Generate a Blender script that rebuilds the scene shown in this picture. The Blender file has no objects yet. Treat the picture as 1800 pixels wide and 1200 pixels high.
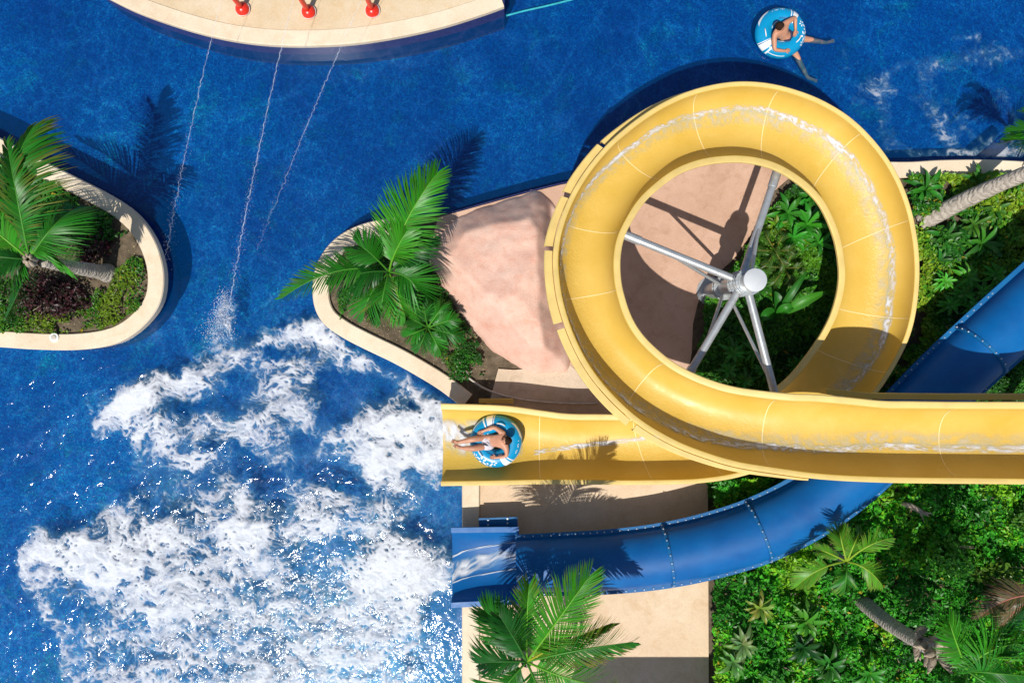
import bpy, bmesh, math, random
import numpy as np
from mathutils import Vector, Matrix
from mathutils.geometry import tessellate_polygon

random.seed(7)
rng = np.random.default_rng(7)
SC = bpy.context.scene
COL = SC.collection

# ------------------------------------------------------------------ camera, world, sun, exposure
HC, F = 16.0, 1250.0                      # drone height over the pool water, focal length in photo pixels
cam_d = bpy.data.cameras.new("Camera")
cam_d.lens = 36 * F / 1800
cam_d.sensor_width = 36
cam_d.clip_end = 300
cam = bpy.data.objects.new("Camera", cam_d)
cam.location = (0, 0, HC)
cam.rotation_euler = (0, 0, 0)
COL.objects.link(cam)
SC.camera = cam

SUN_DIR = Vector((-0.19, -0.475, 0.86)).normalized()    # towards the sun
world = bpy.data.worlds.new("World")
SC.world = world
world.use_nodes = True
wn = world.node_tree
sky = wn.nodes.new("ShaderNodeTexSky")
sky.sky_type = 'NISHITA'
sky.sun_disc = False
sky.sun_elevation = math.asin(SUN_DIR.z)
sky.sun_rotation = math.atan2(SUN_DIR.x, SUN_DIR.y)
wn.links.new(sky.outputs[0], wn.nodes["Background"].inputs[0])
wn.nodes["Background"].inputs[1].default_value = 0.09
sd = bpy.data.lights.new("Sun", 'SUN')
sd.energy = 4.6
sd.angle = math.radians(0.5)
sd.color = (1.0, 0.96, 0.90)
sun = bpy.data.objects.new("Sun", sd)
sun.rotation_euler = SUN_DIR.to_track_quat('Z', 'Y').to_euler()
sun.location = (0, 0, 30)
COL.objects.link(sun)
SC.view_settings.view_transform = 'Standard'
SC.view_settings.look = 'None'
SC.view_settings.exposure = 0.0
SC.view_settings.gamma = 1
SC.view_settings.use_curve_mapping = False
SC.render.engine = 'CYCLES'
SC.cycles.transparent_max_bounces = 24
SC.cycles.max_bounces = 8
SC.cycles.use_denoising = True

# ------------------------------------------------------------------ helpers
def P(px, py, z=0.0):
    k = (HC - z) / F
    return Vector(((px - 900) * k, (600 - py) * k, z))

def S(z=0.0):                              # metres per photo pixel at height z
    return (HC - z) / F

ORG = {}
def tag(o, label=None, cat=None, group=None, kind=None):
    if label: o["label"] = label
    if cat: o["category"] = cat
    if group: o["group"] = group
    if kind: o["kind"] = kind
    return o

def empty(name, loc, label, cat, group=None):
    o = bpy.data.objects.new(name, None)
    o.empty_display_size = 0.2
    o.location = loc
    COL.objects.link(o)
    ORG[o] = Vector(loc)
    return tag(o, label, cat, group)

def mk(name, V, Fc, mat, parent=None, smooth=True, loc=None, mats=None, midx=None, attrs=None, sharp=None):
    """one mesh object; V in world coordinates"""
    if parent is not None:
        org = ORG[parent]
    else:
        org = Vector(loc) if loc is not None else Vector((0, 0, 0))
    me = bpy.data.meshes.new(name)
    Va = np.asarray(V, dtype=np.float64).reshape(-1, 3) - np.array(org)
    if isinstance(Fc, np.ndarray):
        k = Fc.shape[1]
        me.vertices.add(len(Va)); me.vertices.foreach_set("co", Va.astype(np.float32).ravel())
        me.loops.add(Fc.size); me.loops.foreach_set("vertex_index", Fc.astype(np.int32).ravel())
        me.polygons.add(len(Fc))
        me.polygons.foreach_set("loop_start", np.arange(0, Fc.size, k, dtype=np.int32))
        me.polygons.foreach_set("loop_total", np.full(len(Fc), k, dtype=np.int32))
        me.update(calc_edges=True)
    else:
        me.from_pydata([tuple(v) for v in Va], [], Fc)
    me.validate()
    for m in (mats or [mat]):
        me.materials.append(m)
    if midx is not None:
        me.polygons.foreach_set("material_index", np.asarray(midx, dtype=np.int32))
    if attrs:
        for an, (ty, arr) in attrs.items():
            a = me.attributes.new(an, ty, 'POINT')
            a.data.foreach_set("color" if ty == 'FLOAT_COLOR' else "value", np.asarray(arr, dtype=np.float32).ravel())
    me.polygons.foreach_set("use_smooth", np.full(len(me.polygons), bool(smooth)))
    if smooth and sharp:
        me.set_sharp_from_angle(angle=math.radians(sharp))
    me.update()
    o = bpy.data.objects.new(name, me)
    COL.objects.link(o)
    if parent is not None:
        o.parent = parent
        ORG[o] = org
    else:
        o.location = org
        ORG[o] = org
    return o

class MB:
    """collects shapes into one mesh"""
    def __init__(s): s.v = []; s.f = []
    def add(s, V, Fc):
        n = len(s.v); s.v += [tuple(v) for v in V]; s.f += [tuple(i + n for i in f) for f in Fc]
        return s
    def tube(s, pts, rad, n=10, cap=True):
        V, Fc = tube(pts, rad, n, cap); return s.add(V, Fc)
    def box(s, c, sx, sy, sz, rz=0):
        c = Vector(c); R = Matrix.Rotation(rz, 3, 'Z')
        V = [c + R @ Vector((a * sx / 2, b * sy / 2, d * sz / 2)) for a in (-1, 1) for b in (-1, 1) for d in (-1, 1)]
        return s.add(V, [(0, 1, 3, 2), (4, 6, 7, 5), (0, 4, 5, 1), (2, 3, 7, 6), (0, 2, 6, 4), (1, 5, 7, 3)])
    def ball(s, c, r, nu=12, nv=8, sc=(1, 1, 1)):
        c = Vector(c); V = []; Fc = []
        for j in range(nv + 1):
            t = math.pi * j / nv
            for i in range(nu):
                a = 2 * math.pi * i / nu
                V.append(c + Vector((r * sc[0] * math.sin(t) * math.cos(a), r * sc[1] * math.sin(t) * math.sin(a), r * sc[2] * math.cos(t))))
        for j in range(nv):
            for i in range(nu):
                Fc.append((j * nu + i, (j + 1) * nu + i, (j + 1) * nu + (i + 1) % nu, j * nu + (i + 1) % nu))
        return s.add(V, Fc)
    def build(s, name, mat, parent=None, **k): return mk(name, s.v, s.f, mat, parent, **k)

def tube(pts, rad, n=10, cap=True):
    pts = [Vector(p) for p in pts]
    if not hasattr(rad, '__len__'): rad = [rad] * len(pts)
    V = []; Fc = []; prev = None
    for i, p in enumerate(pts):
        t = (pts[min(i + 1, len(pts) - 1)] - pts[max(i - 1, 0)]).normalized()
        if prev is None:
            u = t.orthogonal().normalized()
        else:
            u = (prev - t * prev.dot(t)).normalized()
        prev = u; w = t.cross(u)
        for k in range(n):
            a = 2 * math.pi * k / n
            V.append(p + (u * math.cos(a) + w * math.sin(a)) * rad[i])
    for i in range(len(pts) - 1):
        for k in range(n):
            Fc.append((i * n + k, i * n + (k + 1) % n, (i + 1) * n + (k + 1) % n, (i + 1) * n + k))
    if cap:
        Fc.append(tuple(range(n - 1, -1, -1))); Fc.append(tuple((len(pts) - 1) * n + k for k in range(n)))
    return V, Fc

def cat(pts, n=6, closed=False):
    """Catmull-Rom through points (any dimension)"""
    A = [np.array(p, float) for p in pts]; out = []
    m = len(A)
    rngi = range(m) if closed else range(m - 1)
    for i in rngi:
        if closed:
            p0, p1, p2, p3 = A[(i - 1) % m], A[i], A[(i + 1) % m], A[(i + 2) % m]
        else:
            p1, p2 = A[i], A[i + 1]
            p0 = A[i - 1] if i > 0 else 2 * p1 - p2
            p3 = A[i + 2] if i + 2 < m else 2 * p2 - p1
        for k in range(n):
            t = k / n
            out.append(0.5 * ((2 * p1) + (-p0 + p2) * t + (2 * p0 - 5 * p1 + 4 * p2 - p3) * t * t + (-p0 + 3 * p1 - 3 * p2 + p3) * t ** 3))
    if not closed: out.append(A[-1])
    return out

def prism(name, poly, zt, zb, mat, parent=None, **k):
    top = [P(x, y, zt) for x, y in poly]
    n = len(top)
    V = top + [Vector((p.x, p.y, zb)) for p in top]
    tris = tessellate_polygon([[Vector((p.x, p.y, 0)) for p in top]])
    Fc = []
    for t in tris:
        a, b, c = [V[i] for i in t]
        Fc.append(tuple(t) if (b - a).cross(c - a).z > 0 else tuple(reversed(t)))
    for i in range(n):
        j = (i + 1) % n
        Fc.append((i, j, j + n, i + n))
    o = mk(name, V, Fc, mat, parent, smooth=False, **k)
    bm = bmesh.new(); bm.from_mesh(o.data); bmesh.ops.recalc_face_normals(bm, faces=bm.faces); bm.to_mesh(o.data); bm.free()
    return o

def offset_line(pts, d, closed=False):
    A = np.array(pts, float); n = len(A); out = []
    for i in range(n):
        a = A[(i - 1) % n] if (closed or i > 0) else A[i]
        b = A[(i + 1) % n] if (closed or i < n - 1) else A[i]
        t = b - a; t /= np.linalg.norm(t) + 1e-9
        out.append(A[i] + d * np.array([-t[1], t[0]]))
    return out

def curb(name, line, d, zt, zb, mat, parent=None, closed=False, bev=1.6, **k):
    """strip of coping along a pixel line, d px wide towards its inside, with a small bevel"""
    prof = [(0, zb), (0, zt - 0.025), (np.sign(d) * bev, zt), (d - np.sign(d) * bev, zt), (d, zt - 0.025), (d, zb)]
    V = []; Fc = []; m = len(prof); n = len(line)
    lines = [offset_line(line, o, closed) for o, z in prof]
    for i in range(n):
        for j in range(m):
            q = P(lines[j][i][0], lines[j][i][1], zt)
            V.append((q.x, q.y, prof[j][1]))
    for i in range(n if closed else n - 1):
        i2 = (i + 1) % n
        for j in range(m - 1):
            Fc.append((i * m + j, i2 * m + j, i2 * m + j + 1, i * m + j + 1))
    if not closed:
        Fc.append(tuple(range(m))); Fc.append(tuple((n - 1) * m + j for j in range(m - 1, -1, -1)))
    o = mk(name, V, Fc, mat, parent, smooth=True, sharp=20, **k)
    bm = bmesh.new(); bm.from_mesh(o.data); bmesh.ops.recalc_face_normals(bm, faces=bm.faces); bm.to_mesh(o.data); bm.free()
    return o

# numpy noise
def _hash(ix, iy, s):
    h = (ix.astype(np.int64) * 374761393 + iy.astype(np.int64) * 668265263 + s * 974634777) & 0x7fffffff
    h = ((h ^ (h >> 13)) * 1274126177) & 0x7fffffff
    h = ((h ^ (h >> 16)) * 2246822519) & 0x7fffffff
    return (h & 0xffff) / 65535.0
def vnoise(x, y, s=0):
    ix = np.floor(x); iy = np.floor(y); fx = x - ix; fy = y - iy
    fx = fx * fx * fx * (fx * (fx * 6 - 15) + 10); fy = fy * fy * fy * (fy * (fy * 6 - 15) + 10)
    a = _hash(ix, iy, s); b = _hash(ix + 1, iy, s); c = _hash(ix, iy + 1, s); d = _hash(ix + 1, iy + 1, s)
    return a + (b - a) * fx + (c - a) * fy + (a - b - c + d) * fx * fy
def fbm(x, y, o=4, s=0):
    r = np.zeros_like(x, dtype=float); a = 0.5; t = 0
    for k in range(o):
        r += a * vnoise(x * 2 ** k + 17.3 * k, y * 2 ** k - 9.1 * k, s + k); t += a; a *= 0.5
    return r / t
def worley(x, y, s=0):
    ix = np.floor(x); iy = np.floor(y)
    f1 = np.full(x.shape, 9.0); f2 = np.full(x.shape, 9.0)
    for dx in (-1, 0, 1):
        for dy in (-1, 0, 1):
            cx = ix + dx; cy = iy + dy
            d = np.hypot(cx + _hash(cx, cy, s) - x, cy + _hash(cx, cy, s + 5) - y)
            f2 = np.minimum(f2, np.maximum(f1, d)); f1 = np.minimum(f1, d)
    return f1, f2
def sstep(a, b, x):
    t = np.clip((x - a) / (b - a), 0, 1); return t * t * (3 - 2 * t)
def in_poly(x, y, poly):
    r = np.zeros(x.shape, bool); n = len(poly)
    for i in range(n):
        x1, y1 = poly[i][:2]; x2, y2 = poly[(i + 1) % n][:2]
        c = ((y1 > y) != (y2 > y)) & (x < (x2 - x1) * (y - y1) / (y2 - y1 + 1e-12) + x1)
        r ^= c
    return r
def seg_dist(x, y, line):
    d = np.full(x.shape, 1e9)
    for (x1, y1), (x2, y2) in zip(line[:-1], line[1:]):
        vx, vy = x2 - x1, y2 - y1
        t = np.clip(((x - x1) * vx + (y - y1) * vy) / (vx * vx + vy * vy + 1e-9), 0, 1)
        d = np.minimum(d, np.hypot(x - x1 - t * vx, y - y1 - t * vy))
    return d

# ------------------------------------------------------------------ materials
class NT:
    def __init__(s, name):
        s.m = bpy.data.materials.new(name); s.m.use_nodes = True
        s.t = s.m.node_tree; s.b = s.t.nodes["Principled BSDF"]; s.out = s.t.nodes["Material Output"]
    def n(s, ty, **k):
        x = s.t.nodes.new(ty)
        for a, v in k.items(): setattr(x, a, v)
        return x
    def l(s, a, b): s.t.links.new(a, b)
    def coord(s): return s.n("ShaderNodeTexCoord").outputs["Object"]
    def noise(s, vec, scale, detail=4, rough=0.55, dist=0.0):
        x = s.n("ShaderNodeTexNoise"); s.l(vec, x.inputs["Vector"])
        x.inputs["Scale"].default_value = scale; x.inputs["Detail"].default_value = detail
        x.inputs["Roughness"].default_value = rough; x.inputs["Distortion"].default_value = dist
        return x.outputs["Fac"]
    def ramp(s, fac, stops, interp='LINEAR'):
        x = s.n("ShaderNodeValToRGB"); s.l(fac, x.inputs[0]); e = x.color_ramp.elements
        x.color_ramp.interpolation = interp
        while len(e) < len(stops): e.new(0.5)
        for q, (p, c) in zip(e, stops):
            q.position = p; q.color = (*c, 1) if len(c) == 3 else c
        return x.outputs[0]
    def mix(s, fac, a, b, mode='MIX'):
        x = s.n("ShaderNodeMix"); x.data_type = 'RGBA'; x.blend_type = mode
        for i, v in ((0, fac), (6, a), (7, b)):
            if hasattr(v, 'node'): s.l(v, x.inputs[i])
            else: x.inputs[i].default_value = v if i == 0 else ((*v, 1) if len(v) == 3 else v)
        return x.outputs[2]
    def math(s, op, a, b=0.0, clamp=False):
        x = s.n("ShaderNodeMath"); x.operation = op; x.use_clamp = clamp
        for i, v in ((0, a), (1, b)):
            if hasattr(v, 'node'): s.l(v, x.inputs[i])
            else: x.inputs[i].default_value = v
        return x.outputs[0]
    def bump(s, h, strength=0.3, dist=0.02):
        x = s.n("ShaderNodeBump"); s.l(h, x.inputs["Height"])
        x.inputs["Strength"].default_value = strength; x.inputs["Distance"].default_value = dist
        s.l(x.outputs[0], s.b.inputs["Normal"]); return x.outputs[0]
    def attr(s, name):
        x = s.n("ShaderNodeAttribute"); x.attribute_name = name; return x
    def set(s, **k):
        for a, v in k.items():
            i = s.b.inputs[a.replace('_', ' ')]
            if hasattr(v, 'node'): s.l(v, i)
            else: i.default_value = (*v, 1) if hasattr(v, '__len__') and len(v) == 3 else v
        return s

def m_plain(name, col, rough=0.5, var=0.12, scale=6, bump=0.0, bscale=60, metal=0.0, spec=0.5):
    t = NT(name); c = t.coord()
    f = t.noise(c, scale, 5)
    a = tuple(max(0, x * (1 - var)) for x in col); b = tuple(min(1, x * (1 + var)) for x in col)
    t.set(Base_Color=t.ramp(f, [(0.3, a), (0.7, b)]), Roughness=rough, Metallic=metal)
    t.b.inputs["Specular IOR Level"].default_value = spec
    if bump: t.bump(t.noise(c, bscale, 4), bump, 0.01)
    return t.m

def m_stone(name, c1, c2, c3, scale=1.2, bump=0.25, rough=0.85, stain=(0.6, 0.5, 0.38), samt=0.35):
    t = NT(name); c = t.coord()
    base = t.ramp(t.noise(c, scale, 8, 0.62), [(0.3, c1), (0.5, c2), (0.72, c3)])
    sp = t.ramp(t.noise(c, scale * 3.1, 6, 0.7, 0.6), [(0.50, (0, 0, 0)), (0.72, (1, 1, 1))])
    st = t.mix(t.math('MULTIPLY', sp, samt), base, t.mix(1.0, base, stain, 'MULTIPLY'))
    fine = t.ramp(t.noise(c, 45, 3, 0.7), [(0.3, (0.88,) * 3), (0.7, (1.08,) * 3)])
    t.set(Base_Color=t.mix(1.0, st, fine, 'MULTIPLY'), Roughness=rough)
    t.bump(t.noise(c, 30, 8, 0.65), bump, 0.02)
    return t.m

M = {}
M['coping'] = m_stone('coping_stone', (0.66, 0.52, 0.36), (0.74, 0.61, 0.44), (0.80, 0.69, 0.52), 0.8, 0.15, 0.75, (0.8, 0.7, 0.55), 0.4)
M['splash'] = m_stone('splash_deck', (0.56, 0.42, 0.25), (0.64, 0.50, 0.32), (0.70, 0.57, 0.40), 0.9, 0.15, 0.8, (0.9, 0.75, 0.5), 0.5)
M['deck'] = m_stone('deck_concrete', (0.62, 0.45, 0.29), (0.70, 0.53, 0.36), (0.76, 0.61, 0.44), 0.7, 0.2, 0.85, (0.75, 0.62, 0.45), 0.5)
M['pink'] = m_stone('pink_concrete', (0.50, 0.31, 0.21), (0.58, 0.37, 0.26), (0.64, 0.43, 0.31), 0.9, 0.35, 0.9, (0.62, 0.52, 0.42), 0.5)
M['rock'] = m_stone('pink_rock', (0.64, 0.37, 0.28), (0.70, 0.45, 0.35), (0.75, 0.53, 0.42), 1.6, 0.55, 0.9, (0.95, 0.70, 0.62), 0.7)
M['path'] = m_stone('path_concrete', (0.50, 0.40, 0.28), (0.60, 0.47, 0.34), (0.66, 0.53, 0.40), 1.1, 0.3, 0.9, (0.55, 0.5, 0.42), 0.5)
M['soil'] = m_stone('soil', (0.06, 0.045, 0.025), (0.12, 0.09, 0.055), (0.20, 0.15, 0.10), 5, 0.9, 0.95, (0.5, 0.5, 0.35), 0.5)

def m_mosaic():
    t = NT('blue_mosaic'); c = t.coord()
    sn = t.n("ShaderNodeVectorMath", operation='SNAP'); t.l(c, sn.inputs[0]); sn.inputs[1].default_value = (0.03, 0.03, 0.03)
    wnz = t.n("ShaderNodeTexWhiteNoise"); t.l(sn.outputs[0], wnz.inputs["Vector"])
    tile = t.ramp(wnz.outputs["Value"], [(0.0, (0.0002, 0.048, 0.24)), (0.3, (0.0002, 0.072, 0.32)), (0.6, (0.0003, 0.098, 0.38)),
                                         (0.85, (0.0004, 0.135, 0.44)), (0.95, (0.001, 0.16, 0.36)), (1.0, (0.006, 0.24, 0.52))])
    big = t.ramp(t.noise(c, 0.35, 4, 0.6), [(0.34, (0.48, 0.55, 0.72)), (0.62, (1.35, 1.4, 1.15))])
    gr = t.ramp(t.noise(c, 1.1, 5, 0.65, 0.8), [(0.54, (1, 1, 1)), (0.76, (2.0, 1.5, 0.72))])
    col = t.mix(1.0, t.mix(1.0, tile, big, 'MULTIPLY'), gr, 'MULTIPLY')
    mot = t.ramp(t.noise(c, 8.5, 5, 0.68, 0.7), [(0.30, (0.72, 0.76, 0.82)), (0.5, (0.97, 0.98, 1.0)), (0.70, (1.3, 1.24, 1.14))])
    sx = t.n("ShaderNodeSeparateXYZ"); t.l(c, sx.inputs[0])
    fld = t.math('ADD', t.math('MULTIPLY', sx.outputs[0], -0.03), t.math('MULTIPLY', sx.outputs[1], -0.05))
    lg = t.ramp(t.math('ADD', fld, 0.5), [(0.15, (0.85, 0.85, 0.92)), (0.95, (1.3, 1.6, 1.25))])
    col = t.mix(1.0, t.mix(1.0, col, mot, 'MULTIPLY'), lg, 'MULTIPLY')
    t.set(Base_Color=col, Roughness=0.35)
    return t.m
M['mosaic'] = m_mosaic()
M['walltile'] = m_plain('dark_wall_tile', (0.035, 0.04, 0.14), 0.35, 0.35, 20)

def m_water():
    t = NT('pool_water_surface'); c = t.coord()
    # ripples
    n1 = t.noise(c, 2.6, 3, 0.5, 0.5); n2 = t.noise(c, 9.0, 4, 0.6, 0.4); n3 = t.noise(c, 0.5, 2)
    h = t.math('ADD', t.math('MULTIPLY', n1, 1.0), t.math('MULTIPLY', n2, 0.10))
    sx = t.n("ShaderNodeSeparateXYZ"); t.l(c, sx.inputs[0])
    chop = t.math('ADD', t.math('MULTIPLY', sx.outputs[0], -0.06), t.math('MULTIPLY', sx.outputs[1], -0.09))
    amp = t.ramp(t.math('ADD', t.math('MULTIPLY', n3, 0.8), chop), [(0.35, (0.06,) * 3), (0.75, (0.3,) * 3), (1.0, (1.3,) * 3)])
    h = t.math('MULTIPLY', h, amp)
    bp = t.n("ShaderNodeBump"); bp.inputs["Strength"].default_value = 0.75; bp.inputs["Distance"].default_value = 0.078
    t.l(h, bp.inputs["Height"])
    gl = t.n("ShaderNodeBsdfGlossy"); gl.inputs["Roughness"].default_value = 0.10; t.l(bp.outputs[0], gl.inputs["Normal"])
    gl.inputs["Color"].default_value = (1, 1, 1, 1)
    # caustic light painted as webs into the transparent colour, darker between the lines
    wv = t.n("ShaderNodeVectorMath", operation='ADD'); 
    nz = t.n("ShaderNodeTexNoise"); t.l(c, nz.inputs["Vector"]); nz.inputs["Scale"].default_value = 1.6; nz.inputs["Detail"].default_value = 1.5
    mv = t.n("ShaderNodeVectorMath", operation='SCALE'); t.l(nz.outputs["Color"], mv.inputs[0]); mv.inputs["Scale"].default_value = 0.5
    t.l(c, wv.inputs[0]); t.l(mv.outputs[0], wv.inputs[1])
    def painted_web(scale, w):
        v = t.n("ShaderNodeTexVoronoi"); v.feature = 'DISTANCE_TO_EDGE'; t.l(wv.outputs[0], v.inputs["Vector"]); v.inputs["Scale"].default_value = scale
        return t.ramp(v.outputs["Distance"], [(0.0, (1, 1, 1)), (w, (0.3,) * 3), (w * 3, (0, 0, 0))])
    wb = t.math('ADD', t.math('MULTIPLY', painted_web(1.25, 0.04), 1.0), t.math('MULTIPLY', painted_web(3.2, 0.06), 0.7))
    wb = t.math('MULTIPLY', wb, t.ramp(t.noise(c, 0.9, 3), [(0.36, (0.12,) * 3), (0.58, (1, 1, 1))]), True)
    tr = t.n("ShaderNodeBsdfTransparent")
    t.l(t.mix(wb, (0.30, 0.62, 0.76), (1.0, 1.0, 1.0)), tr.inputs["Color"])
    df = t.n("ShaderNodeBsdfDiffuse"); df.inputs["Color"].default_value = (0.0003, 0.105, 0.35, 1)     # light scattered by the water itself
    body = t.n("ShaderNodeMixShader"); body.inputs[0].default_value = 0.16; t.l(tr.outputs[0], body.inputs[1]); t.l(df.outputs[0], body.inputs[2])
    fr = t.n("ShaderNodeFresnel"); fr.inputs["IOR"].default_value = 1.33; t.l(bp.outputs[0], fr.inputs["Normal"])
    ms = t.n("ShaderNodeMixShader"); t.l(fr.outputs[0], ms.inputs[0]); t.l(body.outputs[0], ms.inputs[1]); t.l(gl.outputs[0], ms.inputs[2])
    t.l(ms.outputs[0], t.out.inputs["Surface"])
    return t.m
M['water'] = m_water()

def m_foam(name, attr='foam', col=(0.86, 0.88, 0.9)):
    t = NT(name); c = t.coord()
    a = t.attr(attr).outputs["Fac"]
    fine = t.noise(c, 30, 4, 0.7, 0.3)
    al = t.math('ADD', a, t.math('MULTIPLY', t.math('SUBTRACT', fine, 0.5), t.math('MULTIPLY', t.math('MULTIPLY', a, t.math('SUBTRACT', 1.0, a)), 1.1)), True)
    t.set(Base_Color=t.ramp(a, [(0.05, (0.16, 0.50, 0.66)), (0.42, col)]), Roughness=0.75, Alpha=al)
    t.b.inputs["Specular IOR Level"].default_value = 0.2
    t.bump(t.noise(c, 22, 6, 0.65), 0.35, 0.03)
    return t.m
M['foam'] = m_foam('water_foam', col=(0.66, 0.69, 0.73))

def m_yellow():
    t = NT('yellow_gelcoat'); c = t.coord()
    base = t.ramp(t.noise(c, 1.1, 5), [(0.3, (0.61, 0.395, 0.062)), (0.7, (0.69, 0.465, 0.105))])
    pale = t.ramp(t.noise(c, 2.3, 6, 0.7, 0.5), [(0.55, (0, 0, 0)), (0.8, (0.35,) * 3)])
    t.set(Base_Color=t.mix(pale, base, (0.74, 0.56, 0.20)), Roughness=t.ramp(t.noise(c, 4, 5), [(0.3, (0.34,) * 3), (0.7, (0.5,) * 3)]))
    t.b.inputs['Specular IOR Level'].default_value = 0.35
    wet = t.attr('wet').outputs["Fac"]
    nz = t.noise(c, 17, 3, 0.6, 0.8)
    bp = t.n("ShaderNodeBump"); bp.inputs["Distance"].default_value = 0.035; t.l(nz, bp.inputs["Height"])
    t.l(t.math('MULTIPLY', wet, 0.36), bp.inputs["Strength"]); t.l(bp.outputs[0], t.b.inputs["Normal"])
    return t.m
M['yellow'] = m_yellow()
M['rimyellow'] = m_plain('yellow_rim', (0.72, 0.52, 0.17), 0.5, 0.1, 3)
M['seal'] = m_plain('pale_joint_sealant', (0.85, 0.66, 0.3), 0.6, 0.05)

def m_blue(name, a, b, rough=0.22):
    t = NT(name); c = t.coord()
    t.set(Base_Color=t.ramp(t.noise(c, 1.3, 5, 0.6), [(0.3, a), (0.7, b)]), Roughness=t.ramp(t.noise(c, 5, 5), [(0.3, (rough,) * 3), (0.7, (rough + 0.14,) * 3)]))
    t.b.inputs["Specular IOR Level"].default_value = 0.35
    return t.m
M['blue'] = m_blue('blue_gelcoat', (0.0001, 0.082, 0.285), (0.0002, 0.125, 0.375), 0.38)
M['blueflange'] = m_blue('blue_flange', (0.001, 0.09, 0.27), (0.002, 0.13, 0.33), 0.45)
M['bolt'] = m_plain('galvanised_bolt', (0.42, 0.50, 0.58), 0.4, 0.1, 30, metal=0.3)
M['steel'] = m_plain('galvanised_steel', (0.50, 0.52, 0.52), 0.38, 0.12, 9, metal=0.55)
M['caps'] = m_plain('grey_cap', (0.52, 0.54, 0.55), 0.5, 0.05, 5)
M['red'] = m_plain('red_paint', (0.72, 0.028, 0.012), 0.3, 0.1, 8)
M['white'] = m_plain('white_plastic', (0.80, 0.79, 0.76), 0.4, 0.04, 8)
M['offwhite'] = m_plain('worn_white_pipe', (0.52, 0.47, 0.40), 0.5, 0.15, 8)
M['rope'] = m_plain('turquoise_rope', (0.02, 0.36, 0.42), 0.5, 0.2, 12)
M['vinyl'] = m_plain('blue_vinyl', (0.0015, 0.27, 0.52), 0.32, 0.08, 4)
M['print'] = m_plain('white_print', (0.82, 0.82, 0.80), 0.35, 0.04, 5)
M['printblue'] = m_plain('dark_blue_print', (0.01, 0.14, 0.34), 0.35, 0.05, 5)
M['skin'] = m_plain('skin', (0.52, 0.25, 0.15), 0.5, 0.12, 9)
M['skin2'] = m_plain('tanned_skin', (0.54, 0.26, 0.155), 0.5, 0.1, 9)
M['hair'] = m_plain('brown_hair', (0.030, 0.014, 0.008), 0.8, 0.4, 60, 0.5, 90, spec=0.15)
M['shorts'] = m_plain('pale_shorts', (0.60, 0.56, 0.60), 0.85, 0.2, 20, 0.3, 120)
M['navy'] = m_plain('navy_shorts', (0.02, 0.03, 0.08), 0.85, 0.2, 20)
M['stripe'] = m_plain('dark_stripe', (0.03, 0.03, 0.05), 0.8, 0.1)
M['eye'] = m_plain('dark_eye', (0.02, 0.015, 0.01), 0.2, 0.1)

def m_leaf(name, trans=0.25, rough=0.42):
    t = NT(name)
    a = t.attr('col').outputs["Color"]
    t.set(Base_Color=a, Roughness=rough)
    t.b.inputs["Specular IOR Level"].default_value = 0.35
    tl = t.n("ShaderNodeBsdfTranslucent"); t.l(t.mix(1.0, a, (1.3, 1.25, 0.5), 'MULTIPLY'), tl.inputs[0])
    ms = t.n("ShaderNodeMixShader"); ms.inputs[0].default_value = trans
    t.l(t.b.outputs[0], ms.inputs[1]); t.l(tl.outputs[0], ms.inputs[2]); t.l(ms.outputs[0], t.out.inputs["Surface"])
    return t.m
M['leaf'] = m_leaf('leaf')
M['trunk'] = None
def m_trunk():
    t = NT('palm_trunk'); c = t.coord()
    w = t.n("ShaderNodeTexWave"); w.bands_direction = 'Z'; t.l(c, w.inputs["Vector"]); w.inputs["Scale"].default_value = 4.2
    w.inputs["Distortion"].default_value = 9; w.inputs["Detail"].default_value = 4; w.inputs["Detail Scale"].default_value = 1.6
    col = t.mix(t.math('MULTIPLY', w.outputs["Fac"], 0.55), (0.50, 0.44, 0.37), (0.27, 0.23, 0.18))
    sp = t.ramp(t.noise(c, 9, 6, 0.7), [(0.35, (0.7,) * 3), (0.7, (1.15,) * 3)])
    t.set(Base_Color=t.mix(1.0, col, sp, 'MULTIPLY'), Roughness=0.9)
    t.bump(t.math('ADD', w.outputs["Fac"], t.noise(c, 25, 5)), 0.6, 0.03)
    return t.m
M['trunk'] = m_trunk()
M['husk'] = m_plain('dry_husk', (0.36, 0.29, 0.21), 0.9, 0.45, 12, 0.5, 40)
M['canvas'] = m_plain('canvas', (0.6, 0.55, 0.45), 0.9, 0.1)

# ------------------------------------------------------------------ setting: pool, land, decks
def sheet(name, x0, y0, x1, y1, z, mat):
    return mk(name, [(x0, y0, z), (x1, y0, z), (x1, y1, z), (x0, y1, z)], [(0, 1, 2, 3)], mat, smooth=False)
ZF = -0.62
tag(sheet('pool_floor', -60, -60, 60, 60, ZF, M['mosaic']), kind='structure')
tag(sheet('pool_water', -60, -60, 60, 60, 0.0, M['water']), kind='structure')

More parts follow.
